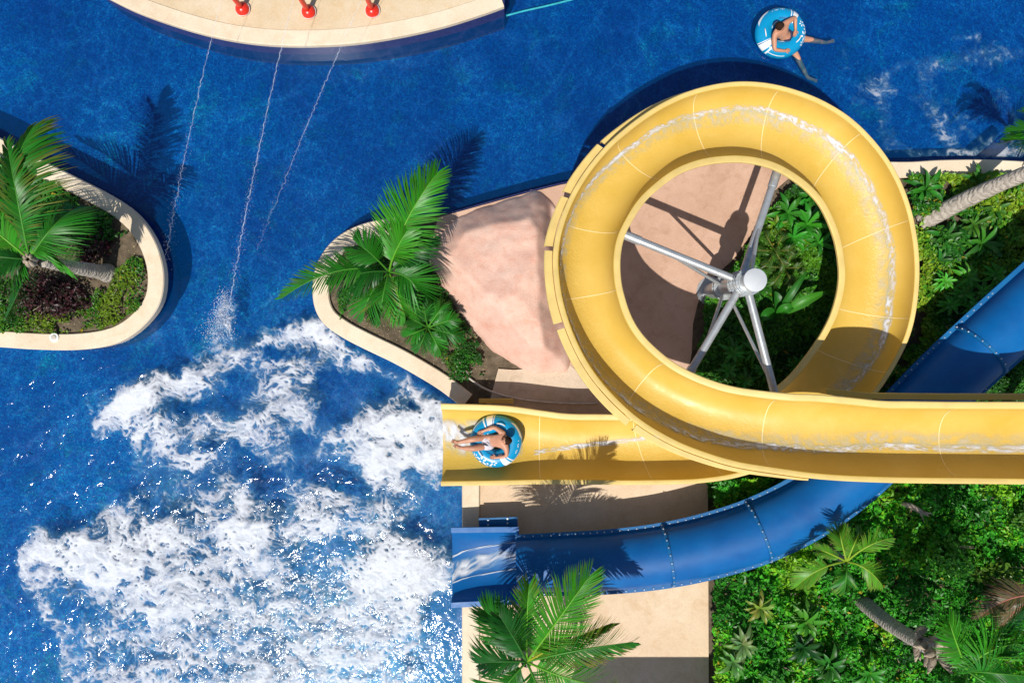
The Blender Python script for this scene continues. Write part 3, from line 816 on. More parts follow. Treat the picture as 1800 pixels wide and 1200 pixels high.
# ------------------------------------------------------------------ foam on the pool
def worley_id(x, y, s=0):
    ix = np.floor(x); iy = np.floor(y); f1 = np.full(x.shape, 9.0); h1 = np.zeros(x.shape)
    for dx in (-1, 0, 1):
        for dy in (-1, 0, 1):
            cx = ix + dx; cy = iy + dy
            d = np.hypot(cx + _hash(cx, cy, s) - x, cy + _hash(cx, cy, s + 5) - y)
            k = d < f1; f1 = np.where(k, d, f1); h1 = np.where(k, _hash(cx, cy, s + 11), h1)
    return f1, h1
def foam_field(x0, x1, y0, y1, st, mask_fn, seed, k_lace=1.0):
    gx, gy = np.meshgrid(np.arange(x0, x1, st), np.arange(y0, y1, st))
    x = gx.copy(); y = gy.copy()
    for sc, am, s in ((90, 10, 1), (36, 6.5, 2), (15, 2.0, 3), (7, 0.7, 4)):      # swirl by curl noise
        e = 0.5
        nx = (fbm(x / sc, (y + e) / sc, 2, seed + s) - fbm(x / sc, (y - e) / sc, 2, seed + s)) * sc
        ny = -(fbm((x + e) / sc, y / sc, 2, seed + s) - fbm((x - e) / sc, y / sc, 2, seed + s)) * sc
        x = x + nx * am; y = y + ny * am
    m = mask_fn(gx * 0.3 + x * 0.7, gy * 0.3 + y * 0.7, gx, gy)
    fb = fbm(x / 55, y / 55, 5, seed + 30); fb2 = fbm(x / 13, y / 13, 4, seed + 40); fb3 = fbm(x / 4.5, y / 4.5, 3, seed + 44)
    v = m + 0.95 * (fb - 0.5) + 0.50 * (fb2 - 0.5) + 0.16 * (fb3 - .5)
    veil = sstep(-0.16, 0.46, v) ** 1.25
    hole = np.ones_like(x)
    for cs, s, rmx in ((60, 9, 0.60), (30, 19, 0.52), (14, 29, 0.42), (8, 39, 0.40)):
        ax, ay = x / cs, y / (cs * 0.8)
        f, h = worley_id(ax, ay, seed + s)
        f = f + 0.34 * (fbm(x / cs * 2.6, y / cs * 2.6, 4, seed + s + 3) - 0.5)
        r = rmx * np.clip((h - 0.34 - 0.62 * np.clip(v - 0.30, -0.45, 1.2)) * 1.6, 0, 1)
        hole = hole * (1 - sstep(0.0, 0.08, r) * (1 - sstep(r * 0.72, r * 1.0 + 0.16, f)))
    def ridge(sx, sy, o, sd, lo): return sstep(lo, 1.0, 1 - np.abs(2 * fbm(sx, sy, o, sd) - 1))
    xs, ys2 = gx * 0.35 + x * 0.65, gy * 0.35 + y * 0.65
    rid = ridge(xs / 62, ys2 / 36, 5, seed + 61, 0.74); rid2 = ridge(x / 24, y / 15, 4, seed + 71, 0.76); rid3 = ridge(x / 9, y / 6.5, 3, seed + 81, 0.74)
    soft = 0.6 * fbm(xs / 58, ys2 / 30, 5, seed + 51) + 0.4 * fbm(x / 20, y / 13, 5, seed + 55)
    thick = np.clip(0.10 + 0.40 * v + 1.05 * (soft - 0.5) + 0.30 * rid + 0.24 * rid2 + 0.18 * rid3, 0.06, 1.0)
    a = veil * thick * (0.03 + 0.97 * hole) + 0.6 * veil * (rid2 * 0.6 + rid3 * 0.5) * (1 - hole) * sstep(-.2, .2, v)
    a = np.clip(a * (0.86 + 0.22 * sstep(0.5, 1.1, m)), 0, 1)
    a = 0.62 * a + 0.36 * sstep(0.08, 0.70, a)
    milk = 0.10 * sstep(-0.1, 0.5, m)
    a = np.maximum(a, milk * (0.5 + 0.9 * fb))
    return gx, gy, a, v, m
def blob(x, y, cx, cy, rx, ry, amp, rot=0):
    c, s = math.cos(rot), math.sin(rot); dx = x - cx; dy = y - cy
    return amp * np.exp(-(((dx * c + dy * s) / rx) ** 2 + ((-dx * s + dy * c) / ry) ** 2))
def mask_main(x, y, gx, gy):
    m = np.full(x.shape, -0.35)
    low = [(18, 985), (60, 918), (115, 922), (165, 905), (180, 880), (232, 868), (290, 893), (400, 895), (480, 905), (640, 900), (700, 915), (800, 965), (806, 1045), (752, 1068), (758, 1130), (730, 1260), (110, 1260), (92, 1130), (62, 1080), (30, 1025)]
    up = [(570, 568), (470, 585), (385, 628), (300, 652), (248, 668), (185, 702), (158, 750), (170, 790), (205, 765), (235, 800), (245, 850), (232, 880), (300, 905), (480, 920), (700, 930), (780, 880), (800, 800), (800, 720), (745, 682), (690, 652), (620, 612)]
    for poly, w, top in ((low, 26, 0.58), (up, 20, 0.40)):
        d = seg_dist(x, y, poly + [poly[0]]); d = np.where(in_poly(x, y, poly), d, -d)
        m = np.maximum(m, -0.35 + (top + 0.35) * sstep(-w * 0.4, w, d))
    for line, w, amp in (([(575, 572), (470, 592), (385, 636), (308, 664), (250, 676)], 26, 0.55), ([(250, 680), (200, 712), (170, 755)], 24, 0.45), ([(560, 575), (600, 610), (660, 645), (720, 678), (765, 715)], 20, 0.6), ([(250, 730), (330, 760), (400, 740), (500, 700), (520, 650)], 40, 0.22), ([(470, 790), (520, 740), (560, 790), (680, 830)], 26, 0.3),
                         ([(640, 755), (650, 820), (690, 870), (740, 905)], 30, 0.45), ([(240, 760), (236, 840), (225, 875)], 12, 0.4), ([(250, 690), (300, 780), (360, 860), (440, 880), (560, 905)], 30, 0.2),
                         ([(75, 1060), (95, 1100), (120, 1160)], 12, .35)):
        d = seg_dist(x, y, line); m = m + amp * np.exp(-(d / w) ** 2)
    for b in ((720, 775, 75, 48, 1.0), (750, 780, 60, 36, 0.8), (740, 1015, 75, 36, 0.7), (690, 1010, 90, 50, .35), (230, 985, 170, 60, 0.34), (120, 970, 70, 45, .22), (400, 930, 170, 32, 0.38), (600, 920, 90, 18, .3), (330, 1060, 160, 60, .16), (680, 1110, 60, 70, .2), (225, 700, 50, 32, 0.3), (680, 720, 40, 22, .3), (420, 1150, 200, 60, .12),
              (412, 688, 30, 36, -0.75), (330, 714, 48, 18, -0.60), (432, 805, 30, 26, -0.75), (475, 860, 32, 40, -0.80), (570, 822, 62, 26, -0.60), (625, 850, 40, 22, -0.70), (570, 668, 34, 22, -0.75), (625, 678, 44, 20, -0.80), (668, 682, 26, 24, -0.70), (727, 712, 16, 9, -0.90), (540, 772, 24, 18, -0.80),
              (592, 722, 38, 22, -0.70), (500, 620, 60, 15, -0.60), (470, 612, 30, 14, -0.50), (380, 780, 30, 16, -0.50), (350, 840, 40, 20, -0.50), (190, 935, 60, 12, -0.50), (150, 1070, 60, 32, -0.62), (545, 985, 55, 45, -0.42), (605, 960, 40, 24, -0.4), (445, 1030, 16, 22, -.5), (560, 1095, 60, 40, -.3), (380, 1110, 60, 25, -.2),
              (780, 915, 35, 30, -0.9), (770, 880, 30, 25, -0.6), (735, 830, 30, 14, -0.5), (655, 780, 16, 16, -0.4), (690, 1170, 40, 25, -.35), (395, 1165, 16, 22, -.5), (270, 1130, 60, 25, -0.3), (780, 1090, 30, 80, -0.5), (130, 925, 40, 10, -.3), (330, 925, 30, 16, -.3)):
        m = m + blob(x, y, *b)
    # keep the open water open
    m = m - 0.5 * sstep(0, 40, 240 - gx) * sstep(0, 30, 868 - gy) * sstep(0, 20, gy - 765)
    m = m + blob(gx, gy, 400, 560, 16, 34, 0.9, 0.12) + blob(gx, gy, 385, 600, 36, 22, 0.5) + blob(gx, gy, 455, 545, 60, 18, 0.26)
    return np.minimum(m, 1.25)
def build_foam(name, args, mask, seed, label, relief=0.05, mul=1.0, kl=1.0, cut=0.02):
    gx, gy, a, v, m = foam_field(*args, mask, seed, kl)
    a = np.clip(a * mul, 0, 1)
    ed = np.minimum.reduce([gx - args[0], args[1] - gx, gy - args[2], args[3] - gy]); 
    a = a * sstep(0, 15, ed)
    h = 0.014 + relief * a * (0.35 + 0.9 * fbm(gx / 16, gy / 16, 5, seed + 77))
    V = np.stack([(gx - 900) * HC / F, (600 - gy) * HC / F, h], -1).reshape(-1, 3)
    ny, nx = gx.shape; idx = np.arange(ny * nx).reshape(ny, nx)
    Fc = np.stack([idx[:-1, :-1], idx[1:, :-1], idx[1:, 1:], idx[:-1, 1:]], -1).reshape(-1, 4)
    mx = np.maximum.reduce([a[:-1, :-1], a[1:, :-1], a[1:, 1:], a[:-1, 1:]]).ravel()
    Fc = Fc[mx > cut]
    used = np.unique(Fc); remap = np.full(ny * nx, -1); remap[used] = np.arange(len(used))
    o = mk(name, V[used], remap[Fc], M['foam'], attrs={'foam': ('FLOAT', a.ravel()[used])})
    return tag(o, label, 'foam', kind='stuff')
build_foam('pool_foam', (-60, 822, 500, 1262, 1.6), mask_main, 3, 'churning white foam spreading from the two slide exits')
def mask_tr(x, y, gx, gy):
    m = np.full(x.shape, -0.25)
    for line, w, amp in (([(1490, 180), (1520, 165), (1560, 158), (1600, 170)], 14, .3), ([(1545, 140), (1600, 112), (1640, 108)], 16, .42), ([(1640, 125), (1690, 100), (1740, 105), (1790, 95)], 22, .46), ([(1555, 160), (1550, 230), (1580, 272)], 16, .34),
                         ([(1620, 140), (1640, 210), (1680, 265)], 14, .3), ([(1760, 180), (1780, 220), (1740, 270)], 20, .5), ([(1670, 62), (1720, 70)], 7, .5), ([(1600, 270), (1800, 272)], 8, .45)):
        d = seg_dist(x, y, line); m = m + amp * np.exp(-(d / w) ** 2)
    m = m + blob(x, y, 1765, 262, 36, 18, .8) + blob(gx, gy, 1660, 220, 120, 60, .26)
    return m
build_foam('pool_foam', (1470, 1860, 40, 284, 1.8), mask_tr, 61, 'faint streaks of foam on the water beyond the loop', 0.02, 0.62)
def mask_sp(x, y, gx, gy):
    m = np.full(x.shape, -0.6)
    for b in ((310, 560, 16, 10, .6), (300, 505, 10, 8, .4), (480, 455, 22, 10, .5), (505, 455, 12, 8, .5), (330, 470, 26, 60, .2), (240, 592, 20, 6, .6), (420, 480, 60, 30, .2)):
        m = m + blob(x, y, *b)
    return m
build_foam('pool_foam', (225, 560, 420, 605, 1.8), mask_sp, 91, 'scattered foam flecks beside the left island', 0.02, 0.8)

# ------------------------------------------------------------------ water cannons and their jets
def cannon(px, py, label):
    p = P(px, py, 0.56)
    e = empty('water_cannon', p, label, 'water cannon', 'red water cannons on the splash deck')
    b = MB(); b.ball(p + Vector((0, 0, 0.02)), 0.155, 20, 14, (1, 1, 0.9)); o = b.build('base_dome', M['red'], e)
    V, Fc = tube([p + Vector((0.158 * math.cos(a), 0.158 * math.sin(a) - 0.0, 0.03 + 0.015 * math.sin(3 * a))) for a in np.linspace(0, 2 * math.pi, 40)], 0.006, 6, False)
    mk('seam_line', V, Fc, M['white'], o)
    mk('pole', *tube([p + Vector((0, 0, 0.05)), p + Vector((0, 0, 1.1))], 0.055, 14), M['red'], e, sharp=40)
    hd = MB(); t = p + Vector((0, 0, 1.1)); hd.ball(t, 0.09, 14, 10); hd.tube([t + Vector((0.02, 0.18, -0.03)), t, t + Vector((0.03, -0.26, 0.06))], [0.05, 0.05, 0.035], 12); hd.build('nozzle', M['red'], e, sharp=40)
    hh = MB(); hh.tube([t + Vector((-0.16, 0.12, -0.25)), t + Vector((-0.12, 0.04, -0.3)), t + Vector((-0.01, 0.02, -0.3))], 0.022, 8); hh.ball(t + Vector((-0.16, 0.12, -0.25)), 0.05, 10, 8); hh.build('handle', M['red'], e)
    return t + Vector((0.03, -0.26, 0.06))
n1 = cannon(427, 17, 'leftmost of the three red water cannons on the cream splash deck')
n2 = cannon(543, 22, 'middle one of the three red water cannons on the cream splash deck')
n3 = cannon(655, 20, 'rightmost of the three red water cannons on the cream splash deck')
def m_jet():
    t = NT('jet_water'); t.set(Base_Color=(0.74, 0.80, 0.90), Roughness=0.25, Alpha=t.attr('foam').outputs["Fac"]); return t.m
M['jet'] = m_jet()
def jet(n, land_px, label, fade, seed, rise=0.5, dens=1.0):
    r = random.Random(seed); e = P(*land_px, 0.0); V = []; Fc = []; A = []
    def pos(t):
        p = n.lerp(e, t); p.z = n.z * (1 - t) + 4 * rise * t * (1 - t) * 0.9 + 0.02; return p
    m = 130
    pts = [pos(i / m) + Vector((r.gauss(0, .004), 0, r.gauss(0, 0.004))) * (1 + 3 * i / m) for i in range(m + 1)]
    rad = [0.007 + 0.006 * i / m for i in range(m + 1)]
    tv, tf = tube(pts, rad, 6, False); V += tv; Fc += tf
    for i in range(m + 1):
        t = i / m
        al = max(0.03, (0.10 + 0.22 * r.random()) * (1 - fade * t)) * (0.55 if r.random() < 0.25 else 1.0)
        A += [al] * 6
    for k in range(int(800 * dens)):                      # droplets
        t = r.random() ** 0.6; c = pos(t)
        sp_ = 0.012 + 0.075 * t ** 1.6
        c = c + Vector((r.gauss(0, sp_), r.gauss(0, sp_), r.gauss(0, sp_)))
        c.z = max(c.z, 0.03); q = r.uniform(0.002, 0.0055) * (1 + 0.5 * t)
        o = len(V)
        V += [c + Vector(d) * q for d in ((1, 0, 0), (-1, 0, 0), (0, 1, 0), (0, -1, 0), (0, 0, 1), (0, 0, -1))]
        Fc += [(o + a, o + b, o + d) for a, b, d in ((0, 2, 4), (2, 1, 4), (1, 3, 4), (3, 0, 4), (2, 0, 5), (1, 2, 5), (3, 1, 5), (0, 3, 5))]
        A += [0.45 * (1 - 0.5 * fade * t)] * 6
    o = mk('water_jet', V, Fc, M['jet'], attrs={'foam': ('FLOAT', A)})
    tag(o, label, 'water jet', 'thin water jets arcing from the red cannons')
    return pos
jet(n1, (288, 470), 'left thin water jet falling beside the left island', 0.9, 1, 0.12, 0.6)
jet(n2, (400, 560), 'longest brightest water jet, splashing down at the foam edge', 0.25, 2, 0.2, 1.2)
jet(n3, (452, 440), 'faint right water jet, thinnest of the three', 0.95, 3, 0.1, 0.5)
# splash plume where the middle jet lands
r = random.Random(5); V = []; Fc = []
for k in range(1300):
    t = r.random(); c = P(402 - 22 * t + r.gauss(0, 4 + 12 * t), 520 + 75 * t + r.gauss(0, 9), 0) + Vector((0, 0, max(0.03, 0.28 * (1 - t) * r.random() + 0.05)))
    q = r.uniform(0.004, 0.013); o = len(V)
    V += [c + Vector(d) * q for d in ((1, 0, 0), (-1, 0, 0), (0, 1, 0), (0, -1, 0), (0, 0, 1), (0, 0, -1))]
    Fc += [(o + a, o + b, o + d) for a, b, d in ((0, 2, 4), (2, 1, 4), (1, 3, 4), (3, 0, 4), (2, 0, 5), (1, 2, 5), (3, 1, 5), (0, 3, 5))]
tag(mk('splash_spray', V, Fc, M['jet'], attrs={'foam': ('FLOAT', [0.8] * len(V))}), 'white spray where the middle jet hits the pool', 'spray', kind='stuff')
# ------------------------------------------------------------------ swim tubes and people
def swim_tube(px, py, zc, rot, label, R=0.365, r=0.195, tilt=0.0):
    c = P(px, py, zc)
    e = empty('swim_ring', c, label, 'swim ring', 'blue and white swim rings')
    def T(u, v, off=0.0):        # u round the ring, v round the tube (0 outside, pi/2 top)
        rr = r + off; q = Vector(((R + rr * math.cos(v)) * math.cos(u), (R + rr * math.cos(v)) * math.sin(u), rr * 0.92 * math.sin(v)))
        return c + Matrix.Rotation(rot, 3, 'Z') @ q
    nu, nv = 56, 24
    V = [T(2 * math.pi * i / nu, 2 * math.pi * j / nv) for i in range(nu) for j in range(nv)]
    Fc = [(i * nv + j, ((i + 1) % nu) * nv + j, ((i + 1) % nu) * nv + (j + 1) % nv, i * nv + (j + 1) % nv) for i in range(nu) for j in range(nv)]
    o = mk('tube_body', V, Fc, M['vinyl'], e)
    def patch(mb, u0, u1, v0, v1, off=0.003, a=10, b=8, skew=0.0):
        Vp = [T(u0 + (u1 - u0) * i / a + skew * j / b, v0 + (v1 - v0) * j / b, off) for i in range(a + 1) for j in range(b + 1)]
        mb.add(Vp, [(i * (b + 1) + j, (i + 1) * (b + 1) + j, (i + 1) * (b + 1) + j + 1, i * (b + 1) + j + 1) for i in range(a) for j in range(b)])
    D = math.radians
    for ua, ub, va, vb, sk in ((-62, -42, 2, 118, 10), (-36, -32, 2, 110, 8), (142, 158, 0, 120, -14), (164, 167, 0, 100, -14)):
        w = MB(); patch(w, D(ua), D(ub), D(va), D(vb), skew=D(sk)); w.build('white_band', M['print'], e)
    for ua, ub, va, vb, sk in ((150, 205, 24, 30, 0), (-30, 10, 24, 29, 0), (-150, -100, 128, 134, 0), (-20, 24, 126, 132, 0), (210, 250, 20, 40, 12)):
        w = MB(); patch(w, D(ua), D(ub), D(va), D(vb), a=20, b=2, skew=D(sk)); w.build('white_piping', M['print'], e)
    # flower print
    w = MB()
    for fu, fv, fs in ((80, 50, 1.0), (100, 36, 0.8), (112, 66, 0.7), (62, 38, .6)):
        for k in range(5):
            a = 2 * math.pi * k / 5 + fu
            cu, cv = D(fu) + 0.16 * fs * math.cos(a), D(fv) + 0.32 * fs * math.sin(a)
            ring = [T(cu + 0.085 * fs * math.cos(q) * math.cos(a) - 0.05 * fs * math.sin(q) * math.sin(a), cv + (0.17 * fs * math.cos(q) * math.sin(a) + 0.10 * fs * math.sin(q) * math.cos(a)), 0.003) for q in np.linspace(0, 2 * math.pi, 10, endpoint=False)]
            w.add(ring, [tuple(range(10))])
    w.build('flower_print', M['print'], e)
    w = MB()
    for k in range(9):          # small unreadable lettering on the outer edge
        if k % 4 != 3: patch(w, D(178 + 4 * k), D(180 + 4 * k), D(52), D(58 + 4 * (k % 2)), a=1, b=2)
    w.build('lettering', M['print'], e)
    d = MB(); patch(d, D(-60), D(-58), D(2), D(118), 0.004, skew=D(10)); patch(d, D(66), D(110), D(112), D(120), 0.004, 20, 2); patch(d, D(156), D(200), D(112), D(122), .004, 20, 2)
    d.build('dark_print', M['printblue'], e)
    for ua in (62, -78):         # handles
        pts = [T(D(ua + q), D(80), 0.012 + 0.05 * math.sin(math.pi * (q + 13) / 26)) for q in np.linspace(-13, 13, 9)]
        mk('handle', *tube(pts, 0.012, 8), M['white'], e)
    return c

def skin_mesh(verts, edges, radii, sub=2, root=0):
    me = bpy.data.meshes.new('tmp_body'); me.from_pydata([tuple(v) for v in verts], edges, []); me.update()
    o = bpy.data.objects.new('tmp_body', me); COL.objects.link(o)
    o.modifiers.new('Skin', 'SKIN')
    if len(me.skin_vertices) == 0:
        bpy.context.view_layer.update()
    sv = me.skin_vertices[0].data
    for i, r_ in enumerate(radii):
        sv[i].radius = r_ if hasattr(r_, '__len__') else (r_, r_); sv[i].use_root = (i == root)
    m = o.modifiers.new('Sub', 'SUBSURF'); m.levels = sub; m.render_levels = sub
    dg = bpy.context.evaluated_depsgraph_get(); ev = o.evaluated_get(dg); mm = ev.to_mesh()
    V = [v.co.copy() for v in mm.vertices]; Fc = [tuple(p.vertices) for p in mm.polygons]
    ev.to_mesh_clear(); bpy.data.objects.remove(o); bpy.data.meshes.remove(me)
    return V, Fc

def person(label, J, skin, face_dir, shorts_mat, hair_r=1.0):
    """J: world joints. One continuous skinned body, head and hands with it."""
    e = empty('person', J['pelvis'], label, 'person')
    names = ['pelvis', 'waist', 'chest', 'neckb', 'neck', 'shl', 'ell', 'wrl', 'pal', 'shr', 'elr', 'wrr', 'par', 'hpl', 'knl', 'cal', 'anl', 'ftl', 'hpr', 'knr', 'car', 'anr', 'ftr']
    J = dict(J)
    for s in 'lr':
        J['ca' + s] = J['kn' + s].lerp(J['an' + s], 0.3)
        J['pa' + s] = J['wr' + s] + (J['ha' + s] - J['wr' + s]) * 0.45
    J['waist'] = J['pelvis'].lerp(J['chest'], 0.45); J['neckb'] = J['chest'].lerp(J['head'], 0.45); J['neck'] = J['chest'].lerp(J['head'], 0.7)
    for s in 'lr':
        hp = 'hp' + s
        if hp not in J:
            J[hp] = J['pelvis'].lerp(J['kn' + s], 0.22)
    R = dict(pelvis=(0.135, 0.11), waist=(0.12, 0.10), chest=(0.165, 0.12), neckb=(0.075, 0.07), neck=(0.052, 0.052), shl=0.066, shr=0.066, ell=0.047, elr=0.047, wrl=0.031, wrr=0.031, pal=(0.036, 0.022), par=(0.036, 0.022),
             hpl=0.10, hpr=0.10, knl=0.066, knr=0.066, cal=0.063, car=0.063, anl=0.039, anr=0.039, ftl=(0.038, 0.026), ftr=(0.038, 0.026))
    ed = [('pelvis', 'waist'), ('waist', 'chest'), ('chest', 'neckb'), ('neckb', 'neck'), ('chest', 'shl'), ('shl', 'ell'), ('ell', 'wrl'), ('wrl', 'pal'), ('chest', 'shr'), ('shr', 'elr'), ('elr', 'wrr'), ('wrr', 'par'),
          ('pelvis', 'hpl'), ('hpl', 'knl'), ('knl', 'cal'), ('cal', 'anl'), ('anl', 'ftl'), ('pelvis', 'hpr'), ('hpr', 'knr'), ('knr', 'car'), ('car', 'anr'), ('anr', 'ftr')]
    ix = {n: i for i, n in enumerate(names)}
    V, Fc = skin_mesh([J[n] for n in names], [(ix[a], ix[b]) for a, b in ed], [R[n] for n in names])
    mb = MB().add(V, Fc)
    # head: skull, jaw, nose, ears
    h = J['head']; f = face_dir.normalized(); up = (h - J['neck']).normalized(); side = f.cross(up).normalized(); f = up.cross(side).normalized()
    def loc(a, b, c_): return h + side * a + f * b + up * c_
    def ell(cn, rx, ry, rz, nu=16, nv=12):
        Vv = []; Ff = []
        for j in range(nv + 1):
            t = math.pi * j / nv
            for i in range(nu):
                a = 2 * math.pi * i / nu
                Vv.append(cn + side * rx * math.sin(t) * math.cos(a) + f * ry * math.sin(t) * math.sin(a) + up * rz * math.cos(t))
        for j in range(nv):
            for i in range(nu): Ff.append((j * nu + i, (j + 1) * nu + i, (j + 1) * nu + (i + 1) % nu, j * nu + (i + 1) % nu))
        mb.add(Vv, Ff)
    ell(loc(0, 0, 0.01), 0.077, 0.095, 0.10); ell(loc(0, 0.028, -0.055), 0.054, 0.062, 0.062)
    ell(loc(0, 0.10, -0.02), 0.013, 0.02, 0.024, 8, 6); ell(loc(0.079, 0.0, -0.02), 0.010, 0.022, 0.032, 8, 6); ell(loc(-0.079, 0.0, -0.02), 0.010, 0.022, 0.032, 8, 6)
    ell(loc(0, 0.088, -0.062), 0.022, 0.008, 0.008, 8, 6)
    # fingers, thumb and toes
    for s, sg in (('l', 1), ('r', -1)):
        d = (J['ha' + s] - J['wr' + s]).normalized(); dn = Vector((0, 0, -1)); sd_ = d.cross(Vector((0, 0, 1))).normalized()
        base = J['wr' + s] + d * 0.075
        for k, (o_, L_) in enumerate(((-0.03, 0.062), (-0.010, 0.078), (0.010, 0.072), (0.028, 0.056))):
            p0 = base + sd_ * o_; p1 = p0 + d * L_ * 0.5 + dn * 0.004; p2 = p1 + d * L_ * 0.35 + dn * 0.018; p3 = p2 + d * L_ * 0.2 + dn * 0.022
            mb.tube([p0 - d * 0.03, p0, p1, p2, p3], [0.010, 0.0095, 0.009, 0.008, 0.005], 8)
        p0 = J['wr' + s] + d * 0.03 + sd_ * (-0.028) * sg; p1 = p0 + d * 0.03 - sd_ * 0.03 * sg; p2 = p1 + d * 0.03 - sd_ * 0.006 * sg + dn * 0.01
        mb.tube([p0, p1, p2], [0.012, 0.0105, 0.006], 8)
        d = (J['ft' + s] - J['an' + s]).normalized(); sd_ = d.cross(Vector((0.3, 0.2, 1))).normalized()
        for k in range(5):
            p0 = J['ft' + s] + sd_ * (-0.03 + 0.015 * k); mb.tube([p0 - d * 0.03, p0 + d * 0.03, p0 + d * (0.055 - 0.004 * k)], [0.013, 0.011, 0.006], 6)
    mb.build('body', skin, e)
    # eyes
    ee = MB()
    for sx in (-0.03, 0.03): ee.ball(loc(sx, 0.088, 0.0), 0.009, 8, 6)
    ee.build('eyes', M['eye'], e)
    # hair cap with an uneven hem
    Vv = []; Ff = []; nu, nv = 28, 12
    for j in range(nv + 1):
        for i in range(nu):
            a = 2 * math.pi * i / nu
            lim = 1.75 - 0.75 * max(0.0, math.sin(a)) ** 1.5 + 0.08 * math.sin(5 * a)
            t = lim * j / nv; g = 1 + 0.035 * math.sin(a * 7 + j) + 0.02 * math.sin(a * 13 - j * 2)
            Vv.append(loc(0, -0.004, 0.012) + side * 0.086 * g * math.sin(t) * math.cos(a) + f * 0.104 * g * math.sin(t) * math.sin(a) + up * 0.110 * g * math.cos(t))
    for j in range(nv):
        for i in range(nu): Ff.append((j * nu + i, (j + 1) * nu + i, (j + 1) * nu + (i + 1) % nu, j * nu + (i + 1) % nu))
    mk('hair', Vv, Ff, M['hair'], e)
    # shorts: hips and both thighs as one skinned garment
    pts = [J['pelvis'].lerp(J['waist'], 0.6), J['pelvis']]; rad = [(0.15, 0.125), (0.178, 0.148)]; edg = [(0, 1)]
    for s in 'lr':
        i = len(pts); k1 = J['hp' + s]; k2 = J['hp' + s].lerp(J['kn' + s], 0.5)
        pts += [k1, k2]; rad += [0.138, 0.122]; edg += [(1, i), (i, i + 1)]
    V, Fc = skin_mesh(pts, edg, rad, 2, 1)
    sh = mk('shorts', V, Fc, shorts_mat, e)
    return e, J, sh

# rider leaving the yellow slide
zz = surf_pt(253, 0.5).z + 0.25
swim_tube(872, 775, zz, math.radians(152), 'blue and white swim ring under the rider at the yellow slide exit')
J = dict(pelvis=P(861, 774, zz + 0.02), chest=P(880, 773, zz + 0.22), head=P(890.5, 774, zz + 0.40), shl=P(884, 760, zz + 0.26), ell=P(868, 750, zz + 0.24), wrl=P(850, 757, zz + 0.22), hal=P(840, 762, zz + 0.22),
         shr=P(890, 787, zz + 0.26), elr=P(891, 801, zz + 0.22), wrr=P(873, 804, zz + 0.21), har=P(861, 803.5, zz + 0.20), hpl=P(855, 768, zz + 0.08), hpr=P(857, 782, zz + 0.08),
         knl=P(834, 771, zz + 0.27), anl=P(806, 777, zz + 0.22), ftl=P(797, 775, zz + 0.30), knr=P(834, 788, zz + 0.26), anr=P(811, 787, zz + 0.20), ftr=P(801, 783, zz + 0.27))
pe, pj, psh = person('rider in pale shorts lying back in a swim ring on the yellow slide', J, M['skin'], Vector((-1, 0.05, 0.5)), M['shorts'])
a = pj['hpr'] + Vector((0.04, -0.0, 0.11)); b = pj['hpr'].lerp(pj['knr'], 0.45) + Vector((0, 0.06, 0.085))
mk('side_stripe', *tube([a, a.lerp(b, .5) + Vector((0, 0.01, 0.02)), b], 0.014, 8), M['stripe'], psh)

# floater in the pool at the top
swim_tube(1371, 59, 0.10, math.radians(267), 'blue and white swim ring floating in the pool above the loop')
zz = 0.10
J = dict(pelvis=P(1383, 65, zz + 0.0), chest=P(1372, 55, zz + 0.30), head=P(1371.5, 47, zz + 0.55), shl=P(1384, 39, zz + 0.36), ell=P(1398, 31, zz + 0.28), wrl=P(1398.5, 52, zz + 0.21), hal=P(1397, 65, zz + 0.20),
         shr=P(1361, 62, zz + 0.34), elr=P(1361.5, 88, zz + 0.26), wrr=P(1379, 90, zz + 0.22), har=P(1392, 87.5, zz + 0.21), hpl=P(1388, 65, zz + 0.06), hpr=P(1384, 73, zz + 0.06),
         knl=P(1421, 70, -0.02), anl=P(1452, 75.5, -0.18), ftl=P(1464, 72.5, -0.24), knr=P(1400, 98, -0.02), anr=P(1420, 137, -0.20), ftr=P(1434, 142, -0.28))
person('bare chested swimmer sitting in a swim ring with both legs dangling in the pool', J, M['skin2'], Vector((1, -0.35, -0.35)), M['navy'])

# ------------------------------------------------------------------ vegetation
def cols(n, base, var, hue=0.15, rr=rng):
    b = np.array(base)[None, :] * (1 + var * (rr.random((n, 1)) * 2 - 1)) * (1 + hue * (rr.random((n, 3)) * 2 - 1))
    return np.concatenate([np.clip(b, 0.002, 1), np.ones((n, 1))], 1)

def leaves_mesh(c, nrm, length, width, col):
    """folded leaf quads from arrays"""
    n = len(c)
    r_ = rng.normal(size=(n, 3)); a = r_ - nrm * (r_ * nrm).sum(1, keepdims=True); a /= np.linalg.norm(a, axis=1, keepdims=True)
    b = np.cross(nrm, a); L_ = length[:, None]; w = width[:, None]
    V = np.stack([c - a * L_ * .5, c + b * w * .5 + nrm * w * .22 - a * L_ * .08, c + a * L_ * .5 - nrm * L_ * .12, c - b * w * .5 + nrm * w * .22 - a * L_ * .08], 1).reshape(-1, 3)
    i = np.arange(n)[:, None] * 4
    Fc = np.concatenate([i + np.array([[0, 1, 2]])[:, ::-1], i + np.array([[0, 2, 3]])[:, ::-1]], 0)
    return V, Fc[:, ::-1], np.repeat(col, 4, 0)

